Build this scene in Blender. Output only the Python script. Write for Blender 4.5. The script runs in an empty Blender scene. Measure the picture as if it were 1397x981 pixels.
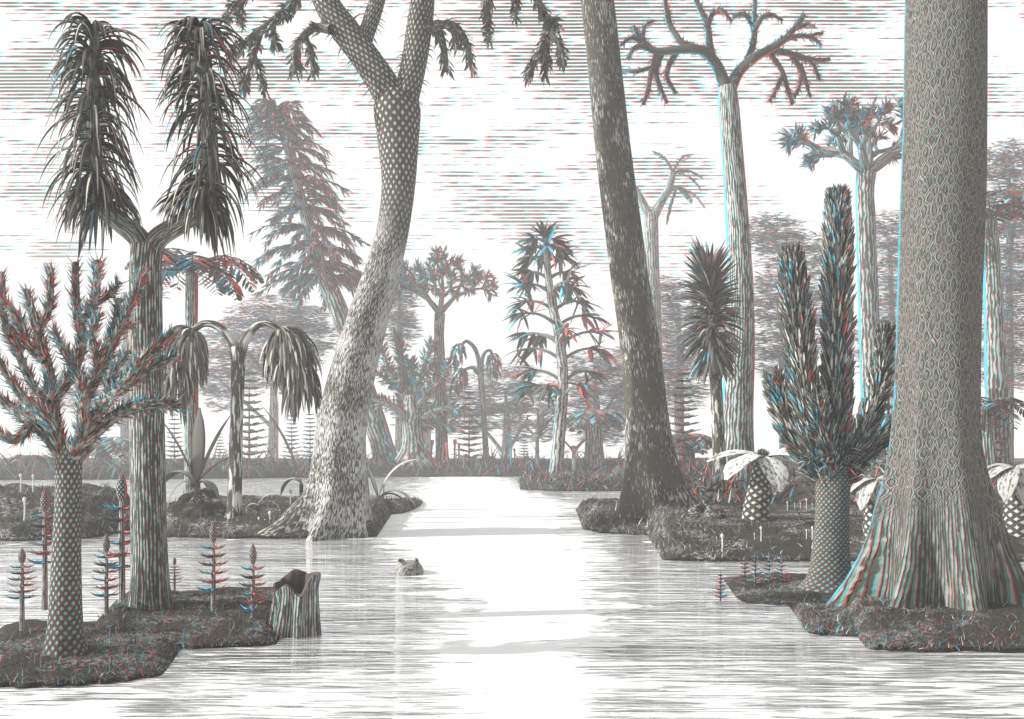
import bpy, math, random
import numpy as np
from mathutils import Vector
rng = np.random.default_rng(11)
random.seed(11)
scene = bpy.context.scene
COL = scene.collection
PI = math.pi

# ------------------------------------------------------------------ camera model
F, CAMH, HOR, CX, CY = 1400.0, 3.0, 605.0, 698.5, 490.5
def at(px, py, Y):
    return np.array([(px - CX) / F * Y, Y, CAMH - (py - HOR) / F * Y])
def sc(Y): return Y / F
def wat(py): return F * CAMH / (py - HOR)

# ------------------------------------------------------------------ colours
INK = (0.092, 0.083, 0.069)
PAPER = (0.86, 0.86, 0.84)
RED = (0.70, 0.12, 0.10)
CYAN = (0.09, 0.50, 0.68)

# ------------------------------------------------------------------ mesh builder
def nrm(a):
    l = np.linalg.norm(a, axis=-1, keepdims=True)
    return a / np.maximum(l, 1e-9)

class MB:
    def __init__(self):
        self.V, self.Fc, self.U, self.C, self.n = [], [], [], [], 0
    def add(self, v, f, u, c):
        v = np.asarray(v, float).reshape(-1, 3)
        self.V.append(v); self.Fc.append(np.asarray(f, int).reshape(-1, 4) + self.n)
        self.U.append(np.asarray(u, float).reshape(-1, 3)); self.C.append(np.asarray(c, float).reshape(-1, 3))
        self.n += len(v)
    def grid(self, G, U, C=None, wrap=False):
        n, m = G.shape[:2]
        idx = np.arange(n * m).reshape(n, m)
        f = np.stack([idx[:-1, :-1], idx[:-1, 1:], idx[1:, 1:], idx[1:, :-1]], -1)
        if C is None: C = np.full((n * m, 3), 0.5)
        self.add(G, f, U, C)
    def build(self, name, mat, parent=None, root=None, smooth=True):
        V = np.concatenate(self.V); Q = np.concatenate(self.Fc); U = np.concatenate(self.U); C = np.concatenate(self.C)
        r = root if root is not None else parent
        while r is not None and r.parent is not None: r = r.parent
        if r is not None: V = V - np.array(r.location)
        me = bpy.data.meshes.new(name)
        me.vertices.add(len(V)); me.vertices.foreach_set('co', V.astype(np.float32).ravel())
        me.loops.add(Q.size); me.loops.foreach_set('vertex_index', Q.astype(np.int32).ravel())
        me.polygons.add(len(Q)); me.polygons.foreach_set('loop_start', np.arange(0, Q.size, 4, dtype=np.int32))
        me.update(calc_edges=True)
        me.polygons.foreach_set('use_smooth', np.full(len(Q), smooth))
        a = me.attributes.new('uvm', 'FLOAT_VECTOR', 'POINT'); a.data.foreach_set('vector', U.astype(np.float32).ravel())
        c = me.attributes.new('tint', 'FLOAT_COLOR', 'POINT')
        c.data.foreach_set('color', np.concatenate([C, np.ones((len(C), 1))], 1).astype(np.float32).ravel())
        me.update()
        o = bpy.data.objects.new(name, me); COL.objects.link(o)
        if mat: me.materials.append(mat)
        if parent is not None: o.parent = parent
        return o

def tag(o, label=None, cat=None, group=None, kind=None):
    if label: o['label'] = label
    if cat: o['category'] = cat
    if group: o['group'] = group
    if kind: o['kind'] = kind
    return o
def thing(name, label, cat, loc=(0, 0, 0), group=None):
    o = bpy.data.objects.new(name, None); COL.objects.link(o)
    o.empty_display_size = 0.3; o.location = tuple(float(x) for x in loc)
    return tag(o, label, cat, group)
def dup(root, loc, scale, rz, label=None, group=None):
    r = root.copy(); COL.objects.link(r); r.location = tuple(float(x) for x in loc)
    r.scale = (scale,) * 3 if np.isscalar(scale) else scale
    r.rotation_euler = (0, 0, rz)
    if label: r['label'] = label
    if group: r['group'] = group
    for ch in list(root.children):
        c = ch.copy(); COL.objects.link(c); c.parent = r
        for g in list(ch.children):
            d = g.copy(); COL.objects.link(d); d.parent = c
    return r

def catmull(pts, n):
    p = np.asarray(pts, float)
    if len(p) == 2:
        t = np.linspace(0, 1, n)[:, None]; return p[0] * (1 - t) + p[1] * t
    e = np.vstack([2 * p[0] - p[1], p, 2 * p[-1] - p[-2]])
    out = []
    for x in np.linspace(0, len(p) - 1 - 1e-6, n):
        i = int(x); t = x - i
        a, b, c, d = e[i:i + 4]
        out.append(0.5 * (2 * b + (c - a) * t + (2 * a - 5 * b + 4 * c - d) * t * t + (3 * b - a - 3 * c + d) * t ** 3))
    return np.array(out)

def tube(mb, path, rad, segs=16, lobe=None, v0=0.0, cap=True, tint=None):
    path = np.asarray(path, float); n = len(path)
    rad = np.broadcast_to(np.asarray(rad, float), (n,)).copy()
    tan = nrm(np.gradient(path, axis=0))
    ref = np.array([0, 1.0, 0]); ea = ref - (tan @ ref)[:, None] * tan
    if np.any(np.linalg.norm(ea, axis=1) < 0.25):
        ref = np.array([1.0, 0.1, 0]); ea = ref - (tan @ ref)[:, None] * tan
        if np.any(np.linalg.norm(ea, axis=1) < 0.15):
            ref = np.array([0.5, 0.5, 0.7]); ea = ref - (tan @ ref)[:, None] * tan
    ea = nrm(ea); eb = np.cross(tan, ea)
    th = np.linspace(0, 2 * PI, segs + 1)
    vlen = np.concatenate([[0], np.cumsum(np.linalg.norm(np.diff(path, axis=0), axis=1))]) + v0
    R = rad[:, None] * np.ones((1, segs + 1))
    if lobe is not None:
        for k in range(n): R[k] *= lobe(th, vlen[k] - v0)
    if cap:
        path = np.vstack([path, path[-1] + tan[-1] * rad[-1] * 0.3]); R = np.vstack([R, R[-1:] * 0.02])
        ea = np.vstack([ea, ea[-1]]); eb = np.vstack([eb, eb[-1]]); vlen = np.append(vlen, vlen[-1] + rad[-1]); n += 1
    G = path[:, None] + R[..., None] * (np.cos(th)[None, :, None] * ea[:, None] + np.sin(th)[None, :, None] * eb[:, None])
    U = np.zeros((n, segs + 1, 3)); U[..., 0] = th / (2 * PI); U[..., 1] = vlen[:, None]; U[..., 2] = R
    C = None if tint is None else np.tile(np.asarray(tint, float), (n * (segs + 1), 1))
    mb.grid(G, U, C)
    return path, R

def pxpath(pts, Y, n):
    """pts: (px, py, width_px[, dY]) -> smooth path and radii in metres"""
    q = [(*at(p[0], p[1], Y + (p[3] if len(p) > 3 else 0)), p[2] * 0.5 * sc(Y)) for p in pts]
    s = catmull(q, n)
    return s[:, :3], np.maximum(s[:, 3], 0.004)

SHAPES = {
    'lance': lambda t: np.sin(PI * min(max(t * 0.93 + 0.07, 0), 1)) ** 0.8 + 0.02,
    'strap': lambda t: min(1.0, 0.55 + 2 * t) * (1 - t ** 3) + 0.03,
    'spike': lambda t: (1 - t) * 0.95 + 0.05,
    'oval': lambda t: np.sin(PI * min(max(t, 0.03), 0.98)) ** 0.62 * (1.0 if t < 0.9 else 0.8),
}
def leaves(mb, P, D, L, W, droop=0.2, segs=4, cam=0.25, tint=None, shape='lance', flat=0.5, curl=0.0):
    P = np.asarray(P, float).reshape(-1, 3); N = len(P)
    if N == 0: return
    D = nrm(np.asarray(D, float).reshape(-1, 3))
    L = np.broadcast_to(np.asarray(L, float), (N,)); W = np.broadcast_to(np.asarray(W, float), (N,))
    dr = np.broadcast_to(np.asarray(droop, float), (N,))[:, None]
    ref = np.array([0, 0, 1.0]) + rng.normal(0, flat, (N, 3))
    side = nrm(np.cross(D, ref)); d = D.copy(); p = P.copy()
    sh = SHAPES[shape]
    G = np.zeros((N, segs + 1, 3, 3)); U = np.zeros((N, segs + 1, 3, 3))
    rnd = rng.random(N)
    for k in range(segs + 1):
        t = k / segs
        side = nrm(side - np.sum(side * d, 1, keepdims=True) * d)
        nn = np.cross(side, d); w = (W * sh(t))[:, None]
        G[:, k, 0] = p - side * w; G[:, k, 1] = p + nn * w * cam; G[:, k, 2] = p + side * w
        U[:, k, :, 0] = (-1, 0, 1); U[:, k, :, 1] = (t * L)[:, None]; U[:, k, :, 2] = rnd[:, None]
        p = p + d * (L / segs)[:, None]
        d = nrm(d + dr * np.array([0, 0, -1.0]) + (curl * nn if curl else 0))
    m = (segs + 1) * 3
    b = np.arange(segs)[:, None] * 3 + np.arange(2)[None]
    q = np.stack([b, b + 1, b + 4, b + 3], -1).reshape(-1, 4)
    f = (q[None] + (np.arange(N) * m)[:, None, None])
    if tint is None: tint = np.full((N, 3), 0.2)
    mb.add(G, f, U, np.repeat(np.asarray(tint), m, axis=0))

def tints(N, lo=0.12, hi=0.3, fringe=0.0, dx=None, pale=0.0):
    g = lo + (hi - lo) * rng.random(N) ** 1.6
    g = np.where(rng.random(N) < pale, 0.62 + 0.2 * rng.random(N), g)
    c = g[:, None] * np.array([[1.0, 0.965, 0.89]])
    if fringe > 0:
        if dx is None: dx = rng.normal(0, 1, N)
        r = rng.random(N) < fringe
        s = dx + rng.normal(0, 0.35, N) > 0
        k = (0.75 + 0.5 * rng.random(N))[:, None]
        c = np.where((r & s)[:, None], np.array([RED]) * k, c)
        c = np.where((r & ~s)[:, None], np.array([CYAN]) * k, c)
    return c

def ringdirs(path, N, t0=0.0, t1=1.0, power=1.0):
    """random stations on a path: point, tangent, radial direction, fraction"""
    n = len(path); s = (t0 + (t1 - t0) * rng.random(N) ** power) * (n - 1)
    i = np.minimum(s.astype(int), n - 2); fr = (s - i)[:, None]
    p = path[i] * (1 - fr) + path[i + 1] * fr
    t = nrm(path[i + 1] - path[i])
    a = nrm(np.cross(t, rng.normal(0, 1, (N, 3))))
    return p, t, a, s / (n - 1)

def brush(mb, path, rad, N, L, W, fwd=0.6, out=1.0, droop=-0.05, segs=2, shape='spike', lo=0.12, hi=0.4, fringe=0.0, pale=0.0, t0=0.0, t1=1.0, cam=0.3):
    p, t, a, s = ringdirs(path, N, t0, t1)
    r = np.interp(s, np.linspace(0, 1, len(rad)), rad)
    D = a * out + t * fwd + rng.normal(0, 0.12, (N, 3))
    Ls = L * (0.7 + 0.6 * rng.random(N))
    leaves(mb, p + a * (r * 0.85)[:, None], D, Ls, W * (0.8 + 0.4 * rng.random(N)), droop, segs, cam, tints(N, lo, hi, fringe, a[:, 0] * 1.5, pale), shape, 0.4)

# ------------------------------------------------------------------ node helpers
class NT:
    def __init__(s, tree): s.t = tree; s.n = tree.nodes; s.l = tree.links
    def put(s, sock, v):
        if isinstance(v, bpy.types.NodeSocket): s.l.new(v, sock)
        elif v is not None:
            if isinstance(v, (tuple, list)) and sock.type == 'RGBA' and len(v) == 3: v = (*v, 1)
            sock.default_value = v
    def m(s, op, a, b=None, c=None, clamp=False):
        n = s.n.new('ShaderNodeMath'); n.operation = op; n.use_clamp = clamp
        s.put(n.inputs[0], a); s.put(n.inputs[1], b)
        if c is not None: s.put(n.inputs[2], c)
        return n.outputs[0]
    def xyz(s, x, y, z=0.0):
        n = s.n.new('ShaderNodeCombineXYZ')
        for i, v in enumerate((x, y, z)): s.put(n.inputs[i], v)
        return n.outputs[0]
    def sep(s, v):
        n = s.n.new('ShaderNodeSeparateXYZ'); s.l.new(v, n.inputs[0]); return n.outputs
    def noise(s, vec, scale=1.0, detail=2.0, rough=0.5, dist=0.0):
        n = s.n.new('ShaderNodeTexNoise'); s.l.new(vec, n.inputs['Vector'])
        s.put(n.inputs['Scale'], scale); s.put(n.inputs['Detail'], detail); s.put(n.inputs['Roughness'], rough); s.put(n.inputs['Distortion'], dist)
        return n.outputs[0]
    def step(s, x, lo, hi):
        n = s.n.new('ShaderNodeMapRange'); n.interpolation_type = 'SMOOTHSTEP'
        s.put(n.inputs[0], x); s.put(n.inputs[1], lo); s.put(n.inputs[2], hi)
        return n.outputs[0]
    def mix(s, f, a, b):
        n = s.n.new('ShaderNodeMix'); n.data_type = 'RGBA'
        s.put(n.inputs[0], f); s.put(n.inputs[6], a); s.put(n.inputs[7], b)
        return n.outputs[2]
    def fmix(s, f, a, b):
        n = s.n.new('ShaderNodeMix'); n.data_type = 'FLOAT'
        s.put(n.inputs[0], f); s.put(n.inputs[2], a); s.put(n.inputs[3], b)
        return n.outputs[0]
    def rgb(s, r, g, b):
        n = s.n.new('ShaderNodeCombineColor')
        for i, v in enumerate((r, g, b)): s.put(n.inputs[i], v)
        return n.outputs[0]
    def attr(s, name):
        n = s.n.new('ShaderNodeAttribute'); n.attribute_name = name; return n

def newmat(name, rough=0.85, spec=0.2):
    m = bpy.data.materials.new(name); m.use_nodes = True
    k = NT(m.node_tree); b = m.node_tree.nodes['Principled BSDF']
    b.inputs['Roughness'].default_value = rough
    b.inputs['Specular IOR Level'].default_value = spec
    return m, k, b
def bump(k, b, h, strength=0.4, dist=0.05):
    n = k.n.new('ShaderNodeBump'); n.inputs['Strength'].default_value = strength; n.inputs['Distance'].default_value = dist
    k.l.new(h, n.inputs['Height']); k.l.new(n.outputs[0], b.inputs['Normal'])

# surface patterns: 0 = dark, 1 = pale; u runs once round the trunk, v is metres along it
def pat_flecks(su, sv, lo, hi, su2=None, patch=0.5):
    def f(k, u, v):
        a = k.noise(k.xyz(k.m('MULTIPLY', u, su), k.m('MULTIPLY', v, sv)), 1, 3, 0.6, 0.4)
        p = k.noise(k.xyz(k.m('MULTIPLY', u, 5), k.m('MULTIPLY', v, 0.7), 3.0), 1, 2)
        x = k.m('ADD', a, k.m('MULTIPLY', k.m('SUBTRACT', p, 0.5), patch))
        return k.step(x, lo, hi)
    return f
def pat_ribs(nu, lo=0.2, hi=0.34, sv=5.0, brk=0.5, cut=0.0):
    def f(k, u, v):
        w = k.noise(k.xyz(k.m('MULTIPLY', u, nu * 0.35), k.m('MULTIPLY', v, 0.9)), 1, 3, 0.6)
        q = k.m('ADD', k.m('MULTIPLY', u, nu), k.m('MULTIPLY', w, 2.2))
        a = k.m('ABSOLUTE', k.m('SUBTRACT', k.m('FRACT', q), 0.5))
        b = k.noise(k.xyz(k.m('MULTIPLY', k.m('FLOOR', q), 3.7), k.m('MULTIPLY', v, sv)), 1, 3, 0.7)
        c = k.noise(k.xyz(k.m('MULTIPLY', u, nu * 2.3), k.m('MULTIPLY', v, sv * 0.8), 6.0), 1, 2, 0.6)
        x = k.m('SUBTRACT', a, k.m('MULTIPLY', k.m('SUBTRACT', b, 0.5), brk * 1.5))
        x = k.m('SUBTRACT', x, k.m('MULTIPLY', k.m('SUBTRACT', c, 0.5), 0.7))
        return k.m('SUBTRACT', 1.0, k.step(k.m('ADD', x, cut), lo, hi))
    return f
def pat_diamond(nu, nv, lo=0.18, hi=0.3, twist=0.0):
    def f(k, u, v):
        p = k.m('MULTIPLY', u, nu); q = k.m('MULTIPLY', v, nv)
        w = k.m('MULTIPLY', k.m('SUBTRACT', k.noise(k.xyz(k.m('MULTIPLY', u, 9), k.m('MULTIPLY', v, nv * 0.4)), 1, 2), 0.5), 0.5)
        q = k.m('ADD', q, w)
        a = k.m('ABSOLUTE', k.m('SUBTRACT', k.m('FRACT', k.m('ADD', p, q)), 0.5))
        b = k.m('ABSOLUTE', k.m('SUBTRACT', k.m('FRACT', k.m('SUBTRACT', p, q)), 0.5))
        x = k.m('MAXIMUM', a, b)
        n = k.noise(k.xyz(k.m('MULTIPLY', u, nu * 1.7), k.m('MULTIPLY', v, nv * 1.7), 5.0), 1, 2)
        x = k.m('ADD', x, k.m('MULTIPLY', k.m('SUBTRACT', n, 0.5), 0.35))
        return k.m('SUBTRACT', 1.0, k.step(x, lo, hi))
    return f
def pat_ogee(nu, nv):
    def f(k, u, v):
        nz = k.m('SUBTRACT', k.noise(k.xyz(k.m('MULTIPLY', u, 20), k.m('MULTIPLY', v, 3)), 1, 2), 0.5)
        p = k.m('ADD', k.m('MULTIPLY', u, nu), k.m('MULTIPLY', nz, 0.7)); q = k.m('ADD', k.m('MULTIPLY', v, nv), k.m('MULTIPLY', nz, 0.9))
        s = k.m('MULTIPLY', k.m('SINE', k.m('MULTIPLY', q, 2 * PI)), 0.42)
        def line(x):
            return k.m('ABSOLUTE', k.m('SUBTRACT', k.m('FRACT', k.m('MULTIPLY', x, 0.5)), 0.5))
        a = line(k.m('ADD', p, s)); b = line(k.m('ADD', k.m('SUBTRACT', p, s), 1.0))
        d = k.m('MINIMUM', a, b)                      # 0 on the ogee lines
        ring = k.step(k.m('ABSOLUTE', k.m('SUBTRACT', d, 0.10)), 0.035, 0.07)   # pale lips beside each line
        n = k.noise(k.xyz(k.m('MULTIPLY', u, nu * 2.5), k.m('MULTIPLY', v, nv * 1.3), 2.0), 1, 3, 0.7)
        lips = k.m('SUBTRACT', 1.0, ring)
        core = k.step(k.m('ADD', d, k.m('MULTIPLY', k.m('SUBTRACT', n, 0.5), 0.9)), 0.22, 0.36)
        r = k.m('MAXIMUM', k.m('MULTIPLY', lips, k.step(n, 0.25, 0.45)), k.m('MULTIPLY', core, 0.35))
        return r
    return f
def pat_blend(fa, fb, v0, v1):
    def f(k, u, v):
        n = k.noise(k.xyz(k.m('MULTIPLY', u, 7), k.m('MULTIPLY', v, 0.8), 9.0), 1, 2)
        w = k.step(k.m('ADD', v, k.m('MULTIPLY', n, 1.5)), v0, v1)
        return k.fmix(w, fa(k, u, v), fb(k, u, v))
    return f

def bark(name, pat, ink=INK, paper=(0.62, 0.61, 0.585), fringe=None, edge=None, bs=0.5, bd=0.06):
    m, k, b = newmat(name)
    a = k.attr('uvm'); u, v, _ = k.sep(a.outputs['Vector'])
    mk = pat(k, u, v)
    def ch(mask, i): return k.m('MULTIPLY_ADD', mask, paper[i] - ink[i], ink[i])
    if fringe:
        m2 = pat(k, k.m('ADD', u, fringe[0]), k.m('ADD', v, fringe[1]))
        c = k.rgb(ch(mk, 0), ch(m2, 1), ch(m2, 2))
    else:
        c = k.rgb(ch(mk, 0), ch(mk, 1), ch(mk, 2))
    if edge:
        n = k.noise(k.xyz(k.m('MULTIPLY', u, 12), k.m('MULTIPLY', v, 2.0), 4.0), 1, 3)
        uu = k.m('ADD', u, k.m('MULTIPLY', k.m('SUBTRACT', n, 0.5), 0.06))
        w = edge[2] if len(edge) > 2 else 0.075
        wl = w * 0.55 if w > 0 else w; L = k.m('SUBTRACT', 1.0, k.step(uu, 0.25 + wl, 0.25 + wl + 0.02)); R = k.step(uu, 0.75 - w - 0.02, 0.75 - w)
        if edge[0]: c = k.mix(L, c, edge[0])
        if edge[1]: c = k.mix(R, c, edge[1])
    k.l.new(c, b.inputs['Base Color'])
    g = k.noise(k.xyz(k.m('MULTIPLY', u, 30), k.m('MULTIPLY', v, 6)), 1, 4, 0.6)
    bump(k, b, k.m('ADD', mk, k.m('MULTIPLY', g, 0.5)), bs, bd)
    return m

def leafmat(name, rim=(0.5, 0.95), ink=INK, strokes=0.0, sl=8.0, rough=0.7, transl=0.0):
    """blade colour from the tint attribute, dark along its rim, optional dark vein strokes"""
    m, k, b = newmat(name, rough, 0.25)
    a = k.attr('uvm'); u, v, r = k.sep(a.outputs['Vector']); t = k.attr('tint').outputs['Color']
    e = k.step(k.m('ABSOLUTE', u), rim[0], rim[1])
    if strokes > 0:
        q = k.noise(k.xyz(k.m('MULTIPLY', u, 5.0), k.m('MULTIPLY', v, sl), k.m('MULTIPLY', r, 40)), 1, 2, 0.6)
        e = k.m('MAXIMUM', e, k.m('MULTIPLY', k.step(q, 0.62 - strokes * 0.2, 0.68 - strokes * 0.2), 0.9))
    k.l.new(k.mix(e, t, ink), b.inputs['Base Color'])
    return m

def groundmat(name, fringe=0.0, scale=6.0, pale=0.62):
    m, k, b = newmat(name, 0.95, 0.1)
    g = k.n.new('ShaderNodeNewGeometry').outputs['Position']
    x, y, z = k.sep(g)
    def pat(off):
        vec = k.xyz(k.m('ADD', x, off), y, k.m('MULTIPLY', z, 2.5))
        w = k.noise(vec, scale, 3, 0.6, 1.2)
        patch = k.noise(vec, scale * 0.22, 2, 0.5)
        d = k.m('ABSOLUTE', k.m('SUBTRACT', w, 0.5))       # worm-like curls
        return k.m('MULTIPLY', k.m('SUBTRACT', 1.0, k.step(d, 0.012, 0.03)), k.step(patch, 0.47, 0.6))
    a = pat(0.0)
    c2 = pat(fringe) if fringe else a
    def ch(mask, i): return k.m('MULTIPLY_ADD', mask, pale - INK[i], INK[i] * 0.62)
    k.l.new(k.rgb(ch(a, 0), ch(c2, 1), ch(c2, 2)), b.inputs['Base Color'])
    bump(k, b, k.noise(g, scale * 2, 4, 0.6), 0.8, 0.08)
    return m

M = {}
M['leaf'] = leafmat('leaf_dark', (0.55, 0.95))
M['leaf_line'] = leafmat('leaf_outlined', (0.35, 0.75))
M['leaf_white'] = leafmat('leaf_pale_veined', (0.88, 0.97), strokes=0.45, sl=5.0)
M['leaf_strap'] = leafmat('leaf_strap', (0.2, 0.5))
M['flake'] = leafmat('leaf_far', (2, 3))
M['ground_near'] = groundmat('bank_near', 0.03, 7.0, 0.45)
M['ground_mid'] = groundmat('bank_mid', 0.0, 4.0, 0.55)
M['ground_far'] = groundmat('bank_far', 0.25, 1.6, 0.2)
EDGE = (CYAN, RED)

# ------------------------------------------------------------------ world, sun, camera
def make_world():
    w = bpy.data.worlds.new('World'); scene.world = w; w.use_nodes = True
    k = NT(w.node_tree); bg = k.n['Background']; out = k.n['World Output']
    d = k.n.new('ShaderNodeTexCoord').outputs['Generated']
    x, y, z = k.sep(d)
    ay = k.m('MAXIMUM', k.m('ABSOLUTE', y), 0.05)
    tx = k.m('DIVIDE', x, ay); tz = k.m('DIVIDE', z, ay)
    # cloud banks: centre and radius as tangents of bearing and elevation
    blobs = [(690, 10, 980, 62, 0.72), (60, 110, 130, 75, 0.95), (420, 108, 190, 60, 0.75), (620, 215, 170, 70, 0.72), (730, 262, 170, 55, 0.7),
             (1000, 100, 330, 70, 0.85), (900, 255, 110, 60, 0.85), (330, 190, 330, 60, 0.45), (60, 335, 90, 26, 0.75), (700, 95, 210, 60, 0.75), (760, 240, 120, 22, 0.85),
             (1330, 130, 160, 50, 0.55), (640, 325, 120, 30, 0.35), (1150, 175, 120, 26, 0.5), (60, 250, 120, 100, 0.55), (230, 100, 60, 60, 0.6), (470, 250, 130, 60, 0.42), (960, 330, 180, 70, 0.55)]
    msk = None
    for px, py, rx, ry, a in blobs:
        ex = k.m('DIVIDE', k.m('SUBTRACT', tx, (px - CX) / F), rx / F); ez = k.m('DIVIDE', k.m('SUBTRACT', tz, (HOR - py) / F), ry / F)
        r2 = k.m('ADD', k.m('MULTIPLY', ex, ex), k.m('MULTIPLY', ez, ez))
        v = k.m('MULTIPLY', k.m('SUBTRACT', 1.15, r2), a)
        msk = v if msk is None else k.m('MAXIMUM', msk, v)
    msk = k.m('MULTIPLY_ADD', k.m('MAXIMUM', msk, -0.6), 0.44, -0.15)
    msk = k.m('SUBTRACT', msk, k.m('MULTIPLY', k.step(tz, 0.44, 0.5), 1.5))
    def strokes(ox, oz):
        X = k.m('ADD', tx, ox); Z = k.m('ADD', tz, oz)
        wob = k.m('MULTIPLY', k.noise(k.xyz(k.m('MULTIPLY', X, 5), k.m('MULTIPLY', Z, 30)), 1, 2), 0.7)
        r = k.m('ADD', k.m('MULTIPLY', Z, F / 4.8), wob)
        row = k.m('FLOOR', r); fr = k.m('ABSOLUTE', k.m('SUBTRACT', k.m('FRACT', r), 0.5))
        n = k.noise(k.xyz(k.m('MULTIPLY', X, 13.0), k.m('MULTIPLY', row, 5.37)), 1, 2, 0.6)
        n2 = k.noise(k.xyz(k.m('MULTIPLY', X, 6.0), k.m('MULTIPLY', Z, 16.0), 7.0), 1, 2, 0.5)
        n3 = k.noise(k.xyz(k.m('MULTIPLY', X, 90.0), k.m('MULTIPLY', row, 3.1), 2.0), 1, 1, 0.5)
        th = k.m('ADD', msk, k.m('ADD', k.m('MULTIPLY_ADD', n, 1.25, -0.64), k.m('ADD', k.m('MULTIPLY_ADD', n2, 1.6, -0.82), k.m('MULTIPLY_ADD', n3, 0.8, -0.4))))
        th = k.m('MINIMUM', th, 0.31)
        return k.step(k.m('SUBTRACT', th, fr), -0.03, 0.04)
    a = strokes(0, 0); b = strokes(0.0042, 0.0003)
    def ch(s, i): return k.m('MULTIPLY_ADD', s, (0.05, 0.05, 0.045)[i] - 1.0, 1.0)
    ink = k.rgb(ch(a, 0), ch(b, 1), ch(b, 2))
    # unseen sky right and behind is dimmed to darken the trunks' right sides
    dull = k.step(k.m('ADD', k.m('MULTIPLY', x, 0.75), k.m('MULTIPLY', y, -0.65)), -0.26, 0.4)
    front = k.m('MULTIPLY_ADD', dull, -0.92, 1.0)
    front = k.m('ADD', front, k.m('MULTIPLY', k.step(tz, 0.46, 0.8), 0.12))  # zenith above the view lifted to whiten the water's reflections
    mul = k.n.new('ShaderNodeMix'); mul.data_type = 'RGBA'; mul.blend_type = 'MULTIPLY'; mul.inputs[0].default_value = 1
    k.l.new(ink, mul.inputs[6]); k.l.new(front, mul.inputs[7])
    k.l.new(mul.outputs[2], bg.inputs[0]); bg.inputs[1].default_value = 1.0
    sky = k.n.new('ShaderNodeTexSky'); sky.sky_type = 'NISHITA'; sky.sun_disc = False
    sky.sun_elevation = SUN_EL; sky.sun_rotation = SUN_ROT
    bw = k.n.new('ShaderNodeRGBToBW'); k.l.new(sky.outputs[0], bw.inputs[0])
    b2 = k.n.new('ShaderNodeBackground'); k.l.new(bw.outputs[0], b2.inputs[0]); b2.inputs[1].default_value = 0.012
    ad = k.n.new('ShaderNodeAddShader'); k.l.new(bg.outputs[0], ad.inputs[0]); k.l.new(b2.outputs[0], ad.inputs[1])
    k.l.new(ad.outputs[0], out.inputs['Surface'])

sd = Vector((-0.92, -0.15, 0.52)).normalized()          # towards the sun
SUN_EL = math.asin(sd.z); SUN_ROT = math.atan2(sd.x, sd.y)
make_world()
sl = bpy.data.lights.new('sun', 'SUN'); sl.energy = 5.0; sl.angle = math.radians(0.5); sl.color = (1.0, 0.975, 0.93)
so = bpy.data.objects.new('sun', sl); COL.objects.link(so); so.rotation_euler = (-sd).to_track_quat('-Z', 'Y').to_euler(); so.location = (-40, -20, 40)
cd = bpy.data.cameras.new('camera'); cam = bpy.data.objects.new('camera', cd); COL.objects.link(cam)
cam.location = (0, 0, CAMH); cam.rotation_euler = (PI / 2, 0, 0)
cd.sensor_fit = 'HORIZONTAL'; cd.sensor_width = 36; cd.lens = 36 * F / 1397.0; cd.shift_y = (HOR - CY) / 1397.0; cd.clip_end = 8000; cd.clip_start = 0.1
scene.camera = cam
vs = scene.view_settings; vs.view_transform = 'Standard'; vs.look = 'None'; vs.exposure = 0.12; vs.gamma = 1.0; vs.use_curve_mapping = False
scene.cycles.max_bounces = 6; scene.cycles.volume_bounces = 1; scene.cycles.transparent_max_bounces = 8
scene.cycles.use_denoising = True; scene.cycles.denoiser = 'OPENIMAGEDENOISE'

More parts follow.
